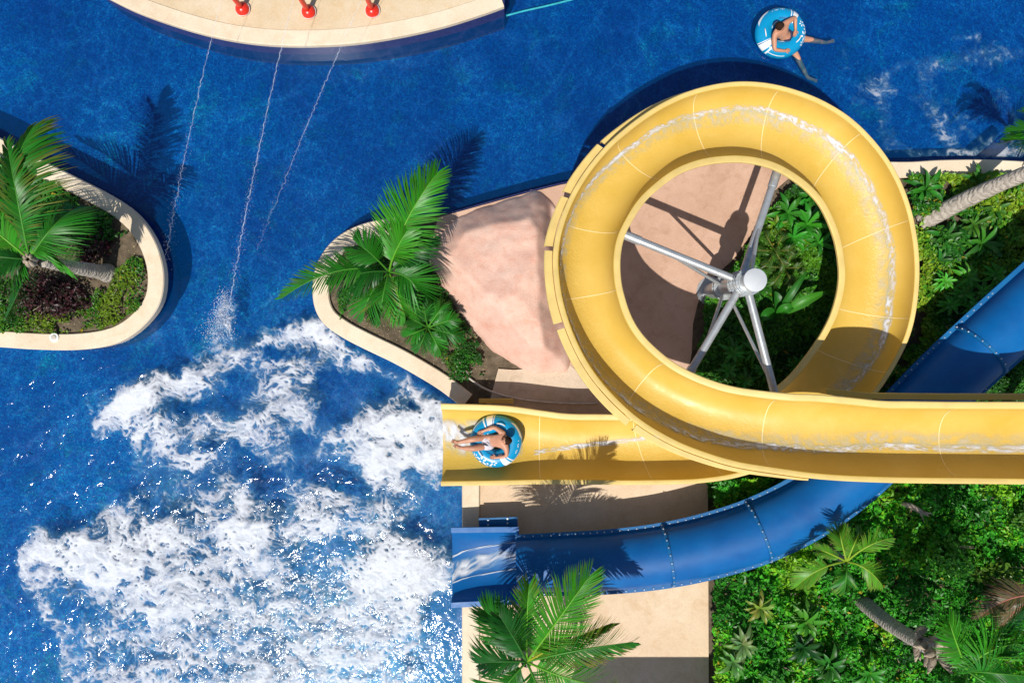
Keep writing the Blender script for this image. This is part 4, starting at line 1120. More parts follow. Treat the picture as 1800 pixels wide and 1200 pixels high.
def ground_cover(name, poly, n, size, height, palette, label, seed, z0=0.24, patch_sc=70, gap=0.0, clump=26):
    xs = [p[0] for p in poly]; ys_ = [p[1] for p in poly]
    x = rng.uniform(min(xs), max(xs), n * 2); y = rng.uniform(min(ys_), max(ys_), n * 2)
    k = in_poly(x + 10 * (fbm(x / 18, y / 18, 3, seed + 9) - .5), y + 10 * (fbm(x / 18, y / 18, 3, seed + 19) - .5), poly); x = x[k]; y = y[k]
    cl = fbm(x / clump, y / clump, 4, seed)
    if gap > 0:
        k = cl > gap * (0.8 + .4 * rng.random(len(x))); x = x[k]; y = y[k]; cl = cl[k]
    x = x[:n]; y = y[:n]; cl = cl[:n]
    big = fbm(x / patch_sc, y / patch_sc, 3, seed + 4)
    e = 2.0
    hf = lambda X, Y: height * (0.25 + 0.9 * fbm(X / clump, Y / clump, 4, seed) ** 1.3)
    h = hf(x, y); gx_ = (hf(x + e, y) - hf(x - e, y)) / (2 * e * S()); gy_ = -(hf(x, y + e) - hf(x, y - e)) / (2 * e * S())
    depth = rng.random(len(x)) ** 2
    z = z0 + h * (1 - 0.5 * depth)
    kk = (HC - z) / F
    c = np.stack([(x - 900) * kk, (600 - y) * kk, z], 1)
    nrm = np.stack([-gx_ * .5, -gy_ * .5, np.ones(len(x))], 1) + rng.normal(scale=0.45, size=(len(x), 3)); nrm[:, 2] = np.abs(nrm[:, 2]) + .15
    nrm /= np.linalg.norm(nrm, axis=1, keepdims=True)
    pal = np.array(palette); t = np.clip((big - 0.3) / 0.4 + rng.normal(scale=.22, size=len(x)), 0, 0.999) * (len(pal) - 1)
    i0 = t.astype(int); f = (t - i0)[:, None]; bc = pal[i0] * (1 - f) + pal[np.minimum(i0 + 1, len(pal) - 1)] * f
    bc = bc * (1 + 0.35 * (rng.random((len(x), 1)) * 2 - 1))
    sp_ = rng.random(len(x)) < 0.006; bc[sp_] = np.array([0.42, 0.33, 0.03])
    col = np.concatenate([np.clip(bc, 0.003, 1), np.ones((len(x), 1))], 1)
    s = size * rng.uniform(0.65, 1.4, len(x))
    V, Fc, C = leaves_mesh(c, nrm, s, s * rng.uniform(.45, .7, len(x)), col)
    o = mk(name, V, Fc, M['leaf'], attrs={'col': ('FLOAT_COLOR', C)}, smooth=False)
    return tag(o, label, 'ground cover', kind='stuff')

G1 = [(0.029, 0.198, 0.014), (0.043, 0.313, 0.017), (0.072, 0.443, 0.019), (0.207, 0.466, 0.018)]
G2 = [(0.022, 0.136, 0.014), (0.053, 0.232, 0.014), (0.150, 0.330, 0.018), (0.255, 0.388, 0.024)]
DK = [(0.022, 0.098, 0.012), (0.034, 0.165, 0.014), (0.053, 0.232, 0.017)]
ground_cover('ground_cover', [(1253, 840), (2000, 840), (2000, 1330), (1256, 1330)], 52000, 0.10, 1.0, G1, 'dense small leaved green ground cover right of the concrete deck', 101)
ground_cover('ground_cover', [(1600, 308), (1900, 300), (1900, 480), (1700, 640), (1540, 700), (1500, 660), (1615, 560)], 15000, 0.11, 0.45, G2, 'mixed green ground cover between the loop and the blue tube', 131, gap=0.36)
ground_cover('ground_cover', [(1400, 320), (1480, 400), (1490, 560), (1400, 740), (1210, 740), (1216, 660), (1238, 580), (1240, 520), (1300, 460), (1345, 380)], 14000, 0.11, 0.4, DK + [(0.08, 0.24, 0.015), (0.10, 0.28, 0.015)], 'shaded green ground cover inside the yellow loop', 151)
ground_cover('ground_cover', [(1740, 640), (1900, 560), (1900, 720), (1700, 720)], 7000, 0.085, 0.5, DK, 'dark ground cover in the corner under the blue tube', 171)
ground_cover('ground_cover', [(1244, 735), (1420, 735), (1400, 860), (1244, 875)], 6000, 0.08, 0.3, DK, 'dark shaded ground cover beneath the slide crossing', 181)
ground_cover('ground_cover', [(-120, 505), (80, 545), (160, 520), (205, 470), (248, 440), (256, 500), (240, 545), (200, 572), (130, 585), (0, 582), (-120, 575)], 5200, 0.075, 0.2, [(0.02, 0.12, 0.012), (0.05, 0.2, 0.014), (0.15, 0.24, 0.015)], 'bright green ground cover along the left island coping', 191, gap=0.40)
ground_cover('ground_cover', [(-120, 260), (0, 275), (60, 305), (130, 345), (200, 380), (225, 410), (170, 430), (60, 420), (-120, 400)], 6000, 0.09, 0.3, DK, 'dark leafy ground cover at the rear of the left island', 196, gap=0.38)
ground_cover('ground_cover', [(735, 450), (770, 480), (800, 545), (842, 600), (850, 660), (800, 660), (745, 600), (700, 570), (690, 520), (650, 500), (610, 520), (600, 560), (590, 520), (600, 470), (650, 430)], 8000, 0.07, 0.26, DK + [(0.07, .14, .02)], 'low green ground cover between the coping and the pink boulder', 201, gap=0.45, clump=18)
# pale litter and pebbles on the soil
r = random.Random(44); V = []; Fc = []
isl = [tuple(p) for p in offset_line(I_s, 34, True)]; mid_bed = [(590, 440), (640, 420), (740, 430), (770, 490), (850, 610), (870, 690), (820, 680), (700, 610), (600, 560), (580, 500)]
def in1(px, py, poly): return bool(in_poly(np.array([px]), np.array([py]), poly)[0])
cnt = 0
while cnt < 1500:
    poly = isl if r.random() < .45 else mid_bed
    px, py = (r.uniform(-20, 265), r.uniform(270, 585)) if poly is isl else (r.uniform(575, 880), r.uniform(415, 695))
    if not in1(px, py, poly): continue
    q = r.uniform(0.006, 0.02); c = P(px, py, 0.245); an = r.random() * 3.14; o = len(V)
    u = Vector((math.cos(an), math.sin(an), 0)); w = Vector((-u.y, u.x, 0))
    V += [c - u * q * 1.4, c + w * q * .7, c + u * q * 1.4, c - w * q * .7, c + Vector((0, 0, q * .6))]
    Fc += [(o, o + 3, o + 4), (o + 3, o + 2, o + 4), (o + 2, o + 1, o + 4), (o + 1, o, o + 4)]; cnt += 1
M['litter'] = m_plain('dry_litter', (0.34, 0.27, 0.15), 0.9, 0.5, 30)
tag(mk('leaf_litter', V, Fc, M['litter'], smooth=False), 'dry leaf litter and pebbles scattered on the soil beds', 'litter', kind='stuff')

def frond_geo(p0, p1, p2, n=42, Lmax=0.5, col=(0.03, 0.16, 0.015), seed=0, droop=0.35, spread=1.0, tipcol=None, side_bias=(1.0, 1.0), start=0.12, w0=0.034, twist=0.0):
    """feather palm frond: curved midrib with two ranks of narrow folded leaflets"""
    r_ = random.Random(seed); p0, p1, p2 = Vector(p0), Vector(p1), Vector(p2)
    def B(t): return p0 * (1 - t) ** 2 + p1 * 2 * t * (1 - t) + p2 * t * t
    def T(t): return ((p1 - p0) * 2 * (1 - t) + (p2 - p1) * 2 * t).normalized()
    V = []; Fc = []; C = []
    ribc = tuple(min(1, x * f) for x, f in zip(col, (3.2, 1.6, 2.2)))
    ns = 16; tv, tf = tube([B(i / ns) for i in range(ns + 1)], [0.024 * (1 - 0.8 * i / ns) for i in range(ns + 1)], 6)
    V += tv; Fc += tf; C += [(*ribc, 1)] * len(tv)
    for k in range(n):
        t = start + (1 - start) * (k + 0.5) / n
        prof = min(1.0, 0.45 + 2.4 * (t - start)) * (1 - 0.62 * max(0, (t - 0.45) / 0.55) ** 1.5)
        tg = T(t); lat = tg.cross(Vector((0, 0, 1)))
        lat = lat.normalized() if lat.length > 0.05 else Vector((1, 0, 0))
        up = lat.cross(tg).normalized()
        if twist:
            Rm = Matrix.Rotation(twist, 3, tg); lat = Rm @ lat; up = Rm @ up
        for sg in (1, -1):
            L_ = Lmax * prof * side_bias[0 if sg > 0 else 1] * r_.uniform(0.86, 1.08)
            ang = math.radians((66 - 44 * t) * spread + r_.gauss(0, 3.5))
            d = (tg * math.cos(ang) + lat * sg * math.sin(ang) + up * 0.22).normalized()
            b = B(t); rad = 0.01
            c1 = tuple(x * r_.uniform(0.72, 1.28) for x in col); yb = r_.random()
            tc = tipcol if (tipcol and yb < 0.5) else c1
            wdir = (tg - d * tg.dot(d)).normalized(); nr = d.cross(wdir).normalized(); nr = nr if nr.z > 0 else -nr
            wd = (wdir * 0.86 + nr * 0.5 * sg).normalized()
            o = len(V); m = 4; dr = droop * r_.uniform(0.7, 1.35)
            for q in range(m + 1):
                s = q / m
                c = b + d * L_ * s + Vector((0, 0, -dr * L_ * s * s * 1.1))
                w = w0 * (0.55 + 1.2 * s) * (1 - s) ** 0.62 if s < 1 else 0.0
                w = max(w, 0.0015)
                cc = tuple(a_ * (1 - s ** 2) + b_ * s ** 2 for a_, b_ in zip(c1, tc))
                V += [c + wd * w * 0.5, c - wd * w * 0.5]; C += [(*cc, 1)] * 2
            for q in range(m): Fc.append((o + 2 * q, o + 2 * q + 1, o + 2 * q + 3, o + 2 * q + 2))
    return V, Fc, C
def frond(parent, pts, name='frond', label=None, **k):
    V, Fc, C = frond_geo(*pts, **k)
    o = mk(name, V, Fc, M['leaf'], parent, attrs={'col': ('FLOAT_COLOR', C)})
    if label: o['label'] = label
    return o
def trunk(parent, base, top, r0, r1, bend=Vector((0, 0, 0)), seed=0, name='trunk'):
    r_ = random.Random(seed); n = 26; base, top = Vector(base), Vector(top); pts = []; rad = []
    for i in range(n + 1):
        t = i / n; p = base.lerp(top, t) + bend * math.sin(math.pi * t)
        pts.append(p); rad.append((r0 * (1 - t) + r1 * t) * (1.012 if i % 2 else 0.99) * r_.uniform(0.965, 1.035) * (1 + 0.35 * max(0, 0.12 - t) / 0.12))
    return mk(name, *tube(pts, rad, 14), M['trunk'], parent)
GP = (0.024, 0.18, 0.012); GL = (0.05, 0.27, 0.014); GD = (0.012, 0.105, 0.010); GY = (0.12, 0.25, 0.015); TIP = (0.22, 0.19, 0.03)

def fr(c, zc, midp, zm, tip, zt): return (P(*c, zc), P(*midp, zm), P(*tip, zt))

# left island palm
p1 = empty('palm_tree', P(187, 480, 0.24), 'coconut palm with broad drooping fronds on the left island', 'palm tree')
trunk(p1, P(190, 480, 0.24), P(74, 460, 2.1), 0.17, 0.11, seed=3)
c, z = (52, 456), 2.35
frond(p1, fr(c, z, (-12, 330), 3.25, (57, 225), 2.75), n=84, Lmax=0.95, w0=0.044, col=GP, seed=1, droop=0.55, tipcol=TIP, side_bias=(1.2, 0.55), spread=1.05)
frond(p1, fr(c, z, (0, 410), 3.0, (-110, 330), 2.6), w0=0.042, n=64, Lmax=0.8, col=GL, seed=2, droop=0.4)
frond(p1, fr(c, z, (0, 452), 2.9, (-110, 440), 2.5), w0=0.042, n=64, Lmax=0.75, col=GD, seed=3, droop=0.4)
frond(p1, fr(c, z, (20, 480), 2.6, (-80, 520), 1.9), w0=0.042, n=56, Lmax=0.6, col=GP, seed=4, droop=0.5)
frond(p1, fr(c, z, (62, 410), 2.8, (128, 480), 2.0), w0=0.042, n=56, Lmax=0.6, col=GL, seed=5, droop=0.6, side_bias=(0.7, 0.8))
frond(p1, fr(c, z, (85, 400), 3.0, (122, 372), 2.3), w0=0.042, n=61, Lmax=0.75, col=GP, seed=6, droop=0.55)
frond(p1, fr(c, z, (30, 350), 3.3, (12, 250), 2.9), w0=0.042, n=61, Lmax=0.55, col=GP, seed=7, droop=0.45, tipcol=TIP)
frond(p1, fr(c, z, (40, 500), 2.3, (10, 560), 1.5), w0=0.042, n=42, Lmax=0.45, col=GD, seed=8, droop=0.6)
hb = MB()
for k in range(7):
    a = k * 0.9; hb.tube([P(*c, 2.15) + Vector((0.05 * math.cos(a), 0.05 * math.sin(a), -0.1)), P(*c, 2.35) + Vector((0.11 * math.cos(a), 0.11 * math.sin(a), 0)), P(*c, 2.5) + Vector((0.05 * math.cos(a), 0.05 * math.sin(a), 0.05))], [0.05, 0.06, 0.02], 8)
hb.build('crown_shaft', M['husk'], p1)

# young palm on the middle bed
p2 = empty('palm_tree', P(700, 480, 0.24), 'green coconut palm between the curved coping and the pink boulder', 'palm tree')
c, z = (684, 478), 1.3
trunk(p2, P(706, 484, 0.24), P(*c, 1.25), 0.14, 0.10, seed=5)
frond(p2, fr(c, z, (700, 392), 2.5, (768, 305), 2.25), w0=0.042, n=83, Lmax=0.92, col=GL, seed=11, droop=0.42, spread=1.12, side_bias=(0.9, 1.05))
frond(p2, fr(c, z, (590, 452), 2.3, (496, 524), 1.7), w0=0.042, n=62, Lmax=0.55, col=GP, seed=12, droop=0.35, tipcol=(0.12, 0.2, 0.06))
frond(p2, fr(c, z, (690, 445), 2.1, (716, 405), 2.1), w0=0.042, n=48, Lmax=0.75, col=GL, seed=13, droop=0.3, start=0.3)
frond(p2, fr(c, z, (650, 440), 2.2, (632, 432), 2.0), w0=0.042, n=48, Lmax=0.7, col=GP, seed=14, droop=0.4, start=.3)
frond(p2, fr(c, z, (640, 470), 2.0, (590, 500), 1.6), w0=0.042, n=54, Lmax=0.75, col=GD, seed=15, droop=0.5)
frond(p2, fr(c, z, (670, 520), 2.0, (668, 568), 1.2), w0=0.042, n=48, Lmax=0.6, col=GP, seed=16, droop=0.5, tipcol=TIP)
frond(p2, fr(c, z, (725, 480), 2.0, (738, 520), 1.4), w0=0.042, n=54, Lmax=0.75, col=GP, seed=17, droop=0.5)
frond(p2, fr(c, z, (700, 520), 1.9, (712, 556), 1.3), w0=0.042, n=48, Lmax=0.65, col=GL, seed=18, droop=0.45)
frond(p2, fr(c, z, (640, 520), 1.9, (640, 556), 1.3), w0=0.042, n=48, Lmax=0.65, col=GP, seed=19, droop=0.6)
frond(p2, fr(c, z, (720, 445), 2.0, (756, 420), 1.6), w0=0.042, n=54, Lmax=0.6, col=GD, seed=20, droop=0.5)

# small palm
p3 = empty('palm_plant', P(755, 580, 0.24), 'small bright green palm plant beside the pink boulder', 'palm plant')
c, z = (752, 575), 0.55
for k, (tx, ty, zt) in enumerate(((742, 528, 0.95), (800, 560, 0.9), (812, 592, 0.7), (775, 620, 0.6), (735, 618, 0.6), (712, 592, 0.7), (715, 555, .8), (780, 535, .8))):
    frond(p3, (P(*c, z), P((c[0] + tx) / 2, (c[1] + ty) / 2, 1.05), P(tx, ty, zt)), n=26, Lmax=0.36, col=(0.03, 0.2, 0.015) if k % 2 else (0.02, 0.14, 0.012), seed=40 + k, droop=0.4, w0=0.04, start=.2)

# palm at the bottom, in front of the deck
p4 = empty('palm_tree', P(900, 1120, 0.3), 'coconut palm rising over the concrete deck at the bottom', 'palm tree')
c, z = (926, 1162), 3.0
q = P(*c, 2.9); trunk(p4, Vector((q.x * 0.99, q.y * 1.0, 0.30)), q, 0.16, 0.11, seed=6)
frond(p4, fr(c, z, (985, 1085), 3.9, (1036, 1012), 3.75), w0=0.040, n=80, Lmax=0.80, col=GL, seed=21, droop=0.30, spread=1.0, tipcol=(0.14, 0.24, 0.03))
frond(p4, fr(c, z, (1010, 1140), 3.7, (1112, 1128), 3.1), w0=0.040, n=70, Lmax=0.62, col=GP, seed=22, droop=0.45, tipcol=(0.25, 0.16, 0.03))
frond(p4, fr(c, z, (890, 1110), 3.8, (852, 1072), 3.4), w0=0.040, n=65, Lmax=0.65, col=GP, seed=23, droop=0.5)
frond(p4, fr(c, z, (925, 1085), 3.8, (930, 1028), 3.6), w0=0.040, n=59, Lmax=0.55, col=GL, seed=24, droop=0.4, tipcol=TIP)
frond(p4, fr(c, z, (1000, 1200), 3.6, (1070, 1205), 3.0), w0=0.040, n=65, Lmax=0.7, col=GL, seed=25, droop=0.4)
frond(p4, fr(c, z, (880, 1160), 3.6, (842, 1165), 3.0), w0=0.040, n=52, Lmax=0.6, col=GD, seed=26, droop=0.6)
frond(p4, fr(c, z, (880, 1210), 3.5, (850, 1260), 2.8), w0=0.040, n=65, Lmax=0.7, col=GP, seed=27, droop=0.5)
frond(p4, fr(c, z, (960, 1240), 3.5, (985, 1310), 2.8), w0=0.040, n=65, Lmax=0.7, col=GP, seed=28, droop=0.5)
frond(p4, fr(c, z, (905, 1120), 3.9, (880, 1085), 3.9), w0=0.040, n=57, Lmax=0.6, col=GD, seed=29, droop=0.5)
frond(p4, fr(c, z, (980, 1130), 3.6, (1075, 1095), 3.1), w0=0.040, n=57, Lmax=0.5, col=GY, seed=30, droop=0.45, tipcol=(0.3, 0.2, 0.04))

# tall palm bottom right
p5 = empty('palm_tree', P(1497, 1037, 0.3), 'tall palm with bare grey trunk and ragged husk at bottom right', 'palm tree')
topP = P(1650, 1146, 3.3)
trunk(p5, P(1499, 1040, 0.24), topP, 0.17, 0.13, bend=Vector((-0.05, -0.08, 0)), seed=8)
hb = MB(); r = random.Random(3)
for k in range(20):
    a = k * 0.55 + r.random(); zq = 2.55 + 0.8 * r.random(); b = P(1499, 1040, 0.24).lerp(topP, (zq - 0.24) / 3.06); b.z = zq
    d = Vector((math.cos(a), math.sin(a), 0))
    hb.tube([b + d * 0.10, b + d * 0.2 + Vector((0, 0, 0.1)), b + d * r.uniform(0.24, 0.42) + Vector((0, 0, 0.2))], [0.075, 0.07, 0.01], 6)
hb.build('husk', M['husk'], p5)
c, z = (1700, 1178), 3.6
for k, (mx, my, zm, tx, ty, zt, cc, Lm) in enumerate(((1680, 1130, 4.4, 1668, 1090, 4.2, GL, 0.5), (1720, 1140, 4.4, 1790, 1130, 3.9, GL, 0.75), (1730, 1180, 4.4, 1830, 1190, 3.8, GP, 0.8), (1690, 1220, 4.2, 1720, 1290, 3.6, GP, 0.8),
        (1680, 1230, 3.9, 1680, 1280, 3.3, GD, 0.6), (1740, 1120, 4.2, 1800, 1070, 3.6, GD, 0.6), (1760, 1220, 4.0, 1850, 1270, 3.5, GP, .8))):
    frond(p5, (P(*c, z), P(mx, my, zm), P(tx, ty, zt)), n=48, Lmax=Lm, col=cc, seed=60 + k, droop=0.4)

# light green palm beside the tube
p6 = empty('palm_tree', P(1470, 960, 0.24), 'small yellow green palm beside the blue tube bend', 'palm tree')
c, z = (1488, 987), 1.9
q = P(*c, 1.8); trunk(p6, Vector((q.x * 0.99, q.y * 0.99, 0.24)), q, 0.10, 0.07, seed=9)
YG = (0.10, 0.30, 0.02)
for k, (mx, my, tx, ty, zt, Lm) in enumerate(((1520, 955, 1566, 945, 2.3, 0.42), (1525, 990, 1552, 1030, 1.8, 0.48), (1480, 955, 1474, 930, 2.2, 0.38), (1440, 990, 1400, 1030, 1.9, 0.42), (1488, 1020, 1484, 1042, 1.7, 0.36), (1450, 965, 1432, 965, 1.9, 0.2), (1500, 960, 1512, 930, 2.0, 0.3))):
    frond(p6, (P(*c, z), P(mx, my, 2.6), P(tx, ty, zt)), n=46, Lmax=Lm * 1.05, col=YG if k != 4 else GP, seed=80 + k, droop=0.35, start=0.35 if k < 4 else .2, tipcol=(0.2, 0.3, 0.04), w0=0.036)

# leaning palm at the right edge
p7 = empty('palm_tree', P(1622, 392, 0.24), 'leaning palm with long bare trunk at the right edge', 'palm tree')
trunk(p7, P(1618, 392, 0.20), P(1850, 286, 1.9), 0.20, 0.14, bend=Vector((0, 0.05, -0.1)), seed=10)
c, z = (1880, 280), 2.0
for k, (mx, my, tx, ty, zt, Lm) in enumerate(((1830, 235, 1768, 248, 1.7, 0.42), (1835, 215, 1778, 232, 1.9, 0.4), (1850, 215, 1800, 195, 2.0, 0.35), (1920, 270, 1990, 240, 2.0, 0.6), (1900, 320, 1960, 350, 2.0, 0.6))):
    frond(p7, (P(*c, z), P(mx, my, 2.5), P(tx, ty, zt)), n=46, Lmax=Lm, col=GP if k % 2 else GL, seed=100 + k, droop=0.3)

# right bottom edge: trunk stub with dry frond
p8 = empty('palm_tree', P(1830, 1050, 0.24), 'grey leaning trunk with dry brown fronds at the right edge', 'palm tree')
trunk(p8, P(1735, 1105, 0.4), P(1850, 1040, 1.6), 0.10, 0.10, seed=12)
for k, (mx, my, tx, ty) in enumerate(((1780, 1030, 1740, 1060), (1770, 1040, 1720, 1085), (1790, 1060, 1760, 1100))):
    frond(p8, (P(1830, 1045, 1.6), P(mx, my, 1.7), P(tx, ty, 1.0)), name='dry_frond', n=34, Lmax=0.4, col=(0.14, 0.10, 0.05), seed=120 + k, droop=0.5)
# dead branch
lb = MB(); lb.tube([P(1584, 884, 0.9), P(1600, 888, 1.0), P(1618, 898, 0.95), P(1632, 906, 0.85)], [0.05, 0.06, 0.055, 0.02], 10); lb.tube([P(1618, 898, 0.95), P(1640, 903, 0.95)], [0.03, 0.008], 8)
lb.tube([P(1616, 896, .95), P(1624, 916, .9)], [0.03, 0.006], 8)
tag(lb.build('broken_branch', M['husk'], loc=P(1600, 890, 0.8)), 'short broken grey branch lying on the ground cover', 'branch')

# --- leafy rosette plants
def rosette_mesh(nl, L_, w, col, seed, lift=0.5, drop=0.3, z0=0.0, curve=0.25):
    r_ = random.Random(seed); V = []; Fc = []; C = []
    for k in range(nl):
        a = 2 * math.pi * k / nl * 1.0 + r_.gauss(0, .18); ll = L_ * r_.uniform(.75, 1.15); d = Vector((math.cos(a), math.sin(a), 0)); s_ = Vector((-d.y, d.x, 0)); lf = lift * r_.uniform(.6, 1.3)
        cc = tuple(x * r_.uniform(.75, 1.25) for x in col); o = len(V); m = 6
        for q in range(m + 1):
            t = q / m; c_ = d * ll * t + Vector((0, 0, z0 + lf * ll * t - drop * ll * 2.2 * t * t)); ww = w * math.sin(math.pi * min(1, 0.06 + 0.94 * t)) ** 0.8 * (1 if t < 1 else 0.05)
            ww = max(ww, 0.004)
            V += [c_ + s_ * ww * .5 + Vector((0, 0, ww * curve)), c_, c_ - s_ * ww * .5 + Vector((0, 0, ww * curve))]
            C += [(*cc, 1), (*[x * 1.25 for x in cc], 1), (*cc, 1)]
        for q in range(m):
            for j in range(2): Fc.append((o + q * 3 + j, o + q * 3 + j + 1, o + q * 3 + j + 4, o + q * 3 + j + 3))
    return V, Fc, C
def plant(name, px, py, z, layers, label, cat_, group=None, rz=0.0):
    V = []; Fc = []; C = []
    for lay in layers:
        v, f, c_ = rosette_mesh(**lay); o = len(V); V += v; Fc += [tuple(i + o for i in q) for q in f]; C += c_
    loc = P(px, py, z); R_ = Matrix.Rotation(rz, 3, 'Z')
    o = mk(name, [loc + R_ @ v for v in V], Fc, M['leaf'], loc=loc, attrs={'col': ('FLOAT_COLOR', C)})
    return tag(o, label, cat_, group)
def umbrella_layers(s, col, seed):
    return [dict(nl=13, L_=0.34 * s, w=0.085 * s, col=col, seed=seed, lift=0.35, drop=0.22, z0=0.42), dict(nl=9, L_=0.22 * s, w=0.07 * s, col=tuple(x * 1.25 for x in col), seed=seed + 1, lift=0.7, drop=0.15, z0=0.45)]
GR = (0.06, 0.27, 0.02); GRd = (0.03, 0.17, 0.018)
rosettes = [
 (1680, 492, 1.0, GR, 'bright whorled leaf plant nearest the blue tube, upper of two'), (1727, 488, 0.95, GR, 'whorled leaf plant touching the blue tube flange at right'),
 (1672, 520, 0.9, GR, 'bright whorled leaf plant just under the tallest whorl'), (1640, 497, 0.85, GR, 'whorled leaf plant close to the loop outer rim'),
 (1702, 514, 0.8, GR, 'small whorled leaf plant half behind the blue flange'), (1648, 538, 0.9, GR, 'whorled leaf plant lowest left beside the loop rim'), (1686, 540, .85, GR, 'whorled leaf plant lowest right before the dark gap'),
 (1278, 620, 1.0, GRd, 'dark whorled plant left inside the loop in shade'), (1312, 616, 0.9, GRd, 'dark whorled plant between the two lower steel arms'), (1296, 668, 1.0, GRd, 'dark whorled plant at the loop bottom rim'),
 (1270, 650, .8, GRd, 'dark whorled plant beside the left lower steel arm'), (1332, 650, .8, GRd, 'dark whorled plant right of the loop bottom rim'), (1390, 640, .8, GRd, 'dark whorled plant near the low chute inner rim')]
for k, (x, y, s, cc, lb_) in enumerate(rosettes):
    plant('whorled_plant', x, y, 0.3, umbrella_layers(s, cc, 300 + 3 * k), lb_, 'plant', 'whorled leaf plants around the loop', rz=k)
# broad leaf plants in the loop
def strap(s, col, seed, nl=8): return [dict(nl=nl, L_=0.42 * s, w=0.11 * s, col=col, seed=seed, lift=0.9, drop=0.38, z0=0.15), dict(nl=max(4, nl - 3), L_=0.3 * s, w=0.09 * s, col=tuple(x * 1.2 for x in col), seed=seed + 1, lift=1.3, drop=0.3, z0=0.2)]
for k, (x, y, s, lb_) in enumerate(((1378, 378, 1.1, 'glossy broad leaf plant at the upper edge of the loop bed'), (1412, 398, 1.2, 'tall leafy clump under the loop right rim'), (1432, 430, 1.0, 'leafy clump close to the right inner rim'), (1388, 420, 1.0, 'leafy clump midway up the loop bed'),
                                   (1358, 400, 0.8, 'yellowish small leafy clump beside the upper steel arm'), (1420, 350, .9, 'leaf clump half hidden by the loop top right rim'))):
    plant('broadleaf_plant', x, y, 0.3, strap(s, (0.03, 0.2, 0.015) if k != 4 else (0.10, 0.2, 0.015), 400 + 2 * k), lb_, 'plant', 'leafy clumps inside the loop', rz=k)
for k, (x, y, lb_) in enumerate(((1362, 440, 'olive fan leaved plant above the steel column cap'), (1378, 470, 'olive fan leaved plant right of the steel column cap'))):
    e = empty('fan_plant', P(x, y, 0.3), lb_, 'plant', 'olive fan plants beside the column')
    for j in range(6):
        a = j * 1.05 + k; tip = P(x, y, 0.75) + Vector((0.42 * math.cos(a), 0.42 * math.sin(a), 0))
        frond(e, (P(x, y, 0.3), P(x, y, 1.0) + Vector((0.2 * math.cos(a), 0.2 * math.sin(a), 0)), tip), n=18, Lmax=0.26, col=(0.06, 0.13, 0.02), seed=500 + 10 * k + j, droop=0.3, start=.4, w0=.024)
# banana like leaves
e = empty('banana_plant', P(1372, 545, 0.3), 'banana plant with big paddle leaves right of the steel column', 'plant')
def paddle(parent, base, midp, tip, w, col, fold=0.25, seed=0):
    V = []; Fc = []; C = []; m = 14; r_ = random.Random(seed)
    for q in range(m + 1):
        t = q / m; b = base * (1 - t) ** 2 + midp * 2 * t * (1 - t) + tip * t * t; tg = ((midp - base) * (1 - t) + (tip - midp) * t).normalized(); s_ = tg.cross(Vector((0, 0, 1))).normalized()
        ww = w * (0.12 + 0.88 * math.sin(math.pi * min(1, max(0, (t - 0.12) / 0.88)) ** 0.8) ** 0.7) if 0.12 < t < 1 else w * 0.1
        for j in (-2, -1, 0, 1, 2):
            V.append(b + s_ * ww * .25 * j + Vector((0, 0, abs(j) * ww * fold * 0.25 + 0.006 * r_.random()))); cc = tuple(x * (1.35 if j == 0 else r_.uniform(.92, 1.08)) for x in col); C.append((*cc, 1))
    for q in range(m):
        for j in range(4): Fc.append((q * 5 + j, q * 5 + j + 1, (q + 1) * 5 + j + 1, (q + 1) * 5 + j))
    mk('paddle_leaf', V, Fc, M['leaf'], parent, attrs={'col': ('FLOAT_COLOR', C)})
b0 = P(1366, 558, 0.5)
paddle(e, b0, P(1405, 530, 1.3), P(1452, 513, 1.0), 0.22, (0.045, 0.22, 0.015), 0.3, 1); paddle(e, b0, P(1385, 520, 1.3), P(1418, 478, 1.1), 0.16, (0.02, 0.13, 0.012), 0.3, 2)
paddle(e, b0, P(1350, 540, 1.1), P(1338, 566, 0.8), 0.26, (0.02, 0.15, 0.012), 0.35, 3); paddle(e, b0, P(1372, 540, 1.1), P(1398, 538, 0.9), 0.24, (0.025, 0.17, 0.012), .4, 4); paddle(e, b0, P(1372, 530, .9), P(1362, 512, .8), 0.2, (0.018, 0.12, .012), .4, 5)
# plants on the upper right bed
for k, (x, y, s, cc, lb_) in enumerate(((1618, 335, 1.1, (0.03, 0.16, 0.015), 'upright leafy shrub at the coping next to the loop'), (1706, 322, 1.0, (0.04, 0.14, 0.015), 'spiky green plant on the coping edge beneath the leaning trunk'), (1690, 352, 0.8, (0.14, 0.2, 0.015), 'yellow green plant above the leaning trunk'), (1625, 365, .7, (0.1, .16, .015), 'small yellow green plant by the loop rim'),
      (1735, 372, 1.0, (0.04, 0.15, 0.015), 'strappy plant just below the leaning trunk'), (1650, 420, 1.0, (0.03, 0.14, 0.015), 'leafy plant at the foot of the leaning trunk'), (1715, 430, 1.1, (0.03, 0.15, 0.015), 'broad green plant in the middle of the right bed'), (1765, 335, .8, (0.07, 0.18, 0.015), 'grassy tuft beside the coping at the right'),
      (1700, 398, .9, (0.05, .15, .015), 'strappy plant between two leafy plants on the right bed'), (1640, 460, .9, (0.02, .12, .015), 'dark leafy plant left of the right bed'))):
    plant('leafy_plant', x, y, 0.27, strap(s, cc, 450 + 2 * k, 9), lb_, 'plant', 'plants on the bed right of the loop', rz=k * .7)
lawn = [(1755, 385), (1800, 370), (1900, 360), (1900, 450), (1770, 455), (1745, 420)]
ground_cover('lawn', lawn, 14000, 0.05, 0.12, [(0.08, 0.15, 0.015), (0.12, 0.2, 0.02)], 'patch of yellowish mown grass at the right edge', 210, clump=12)
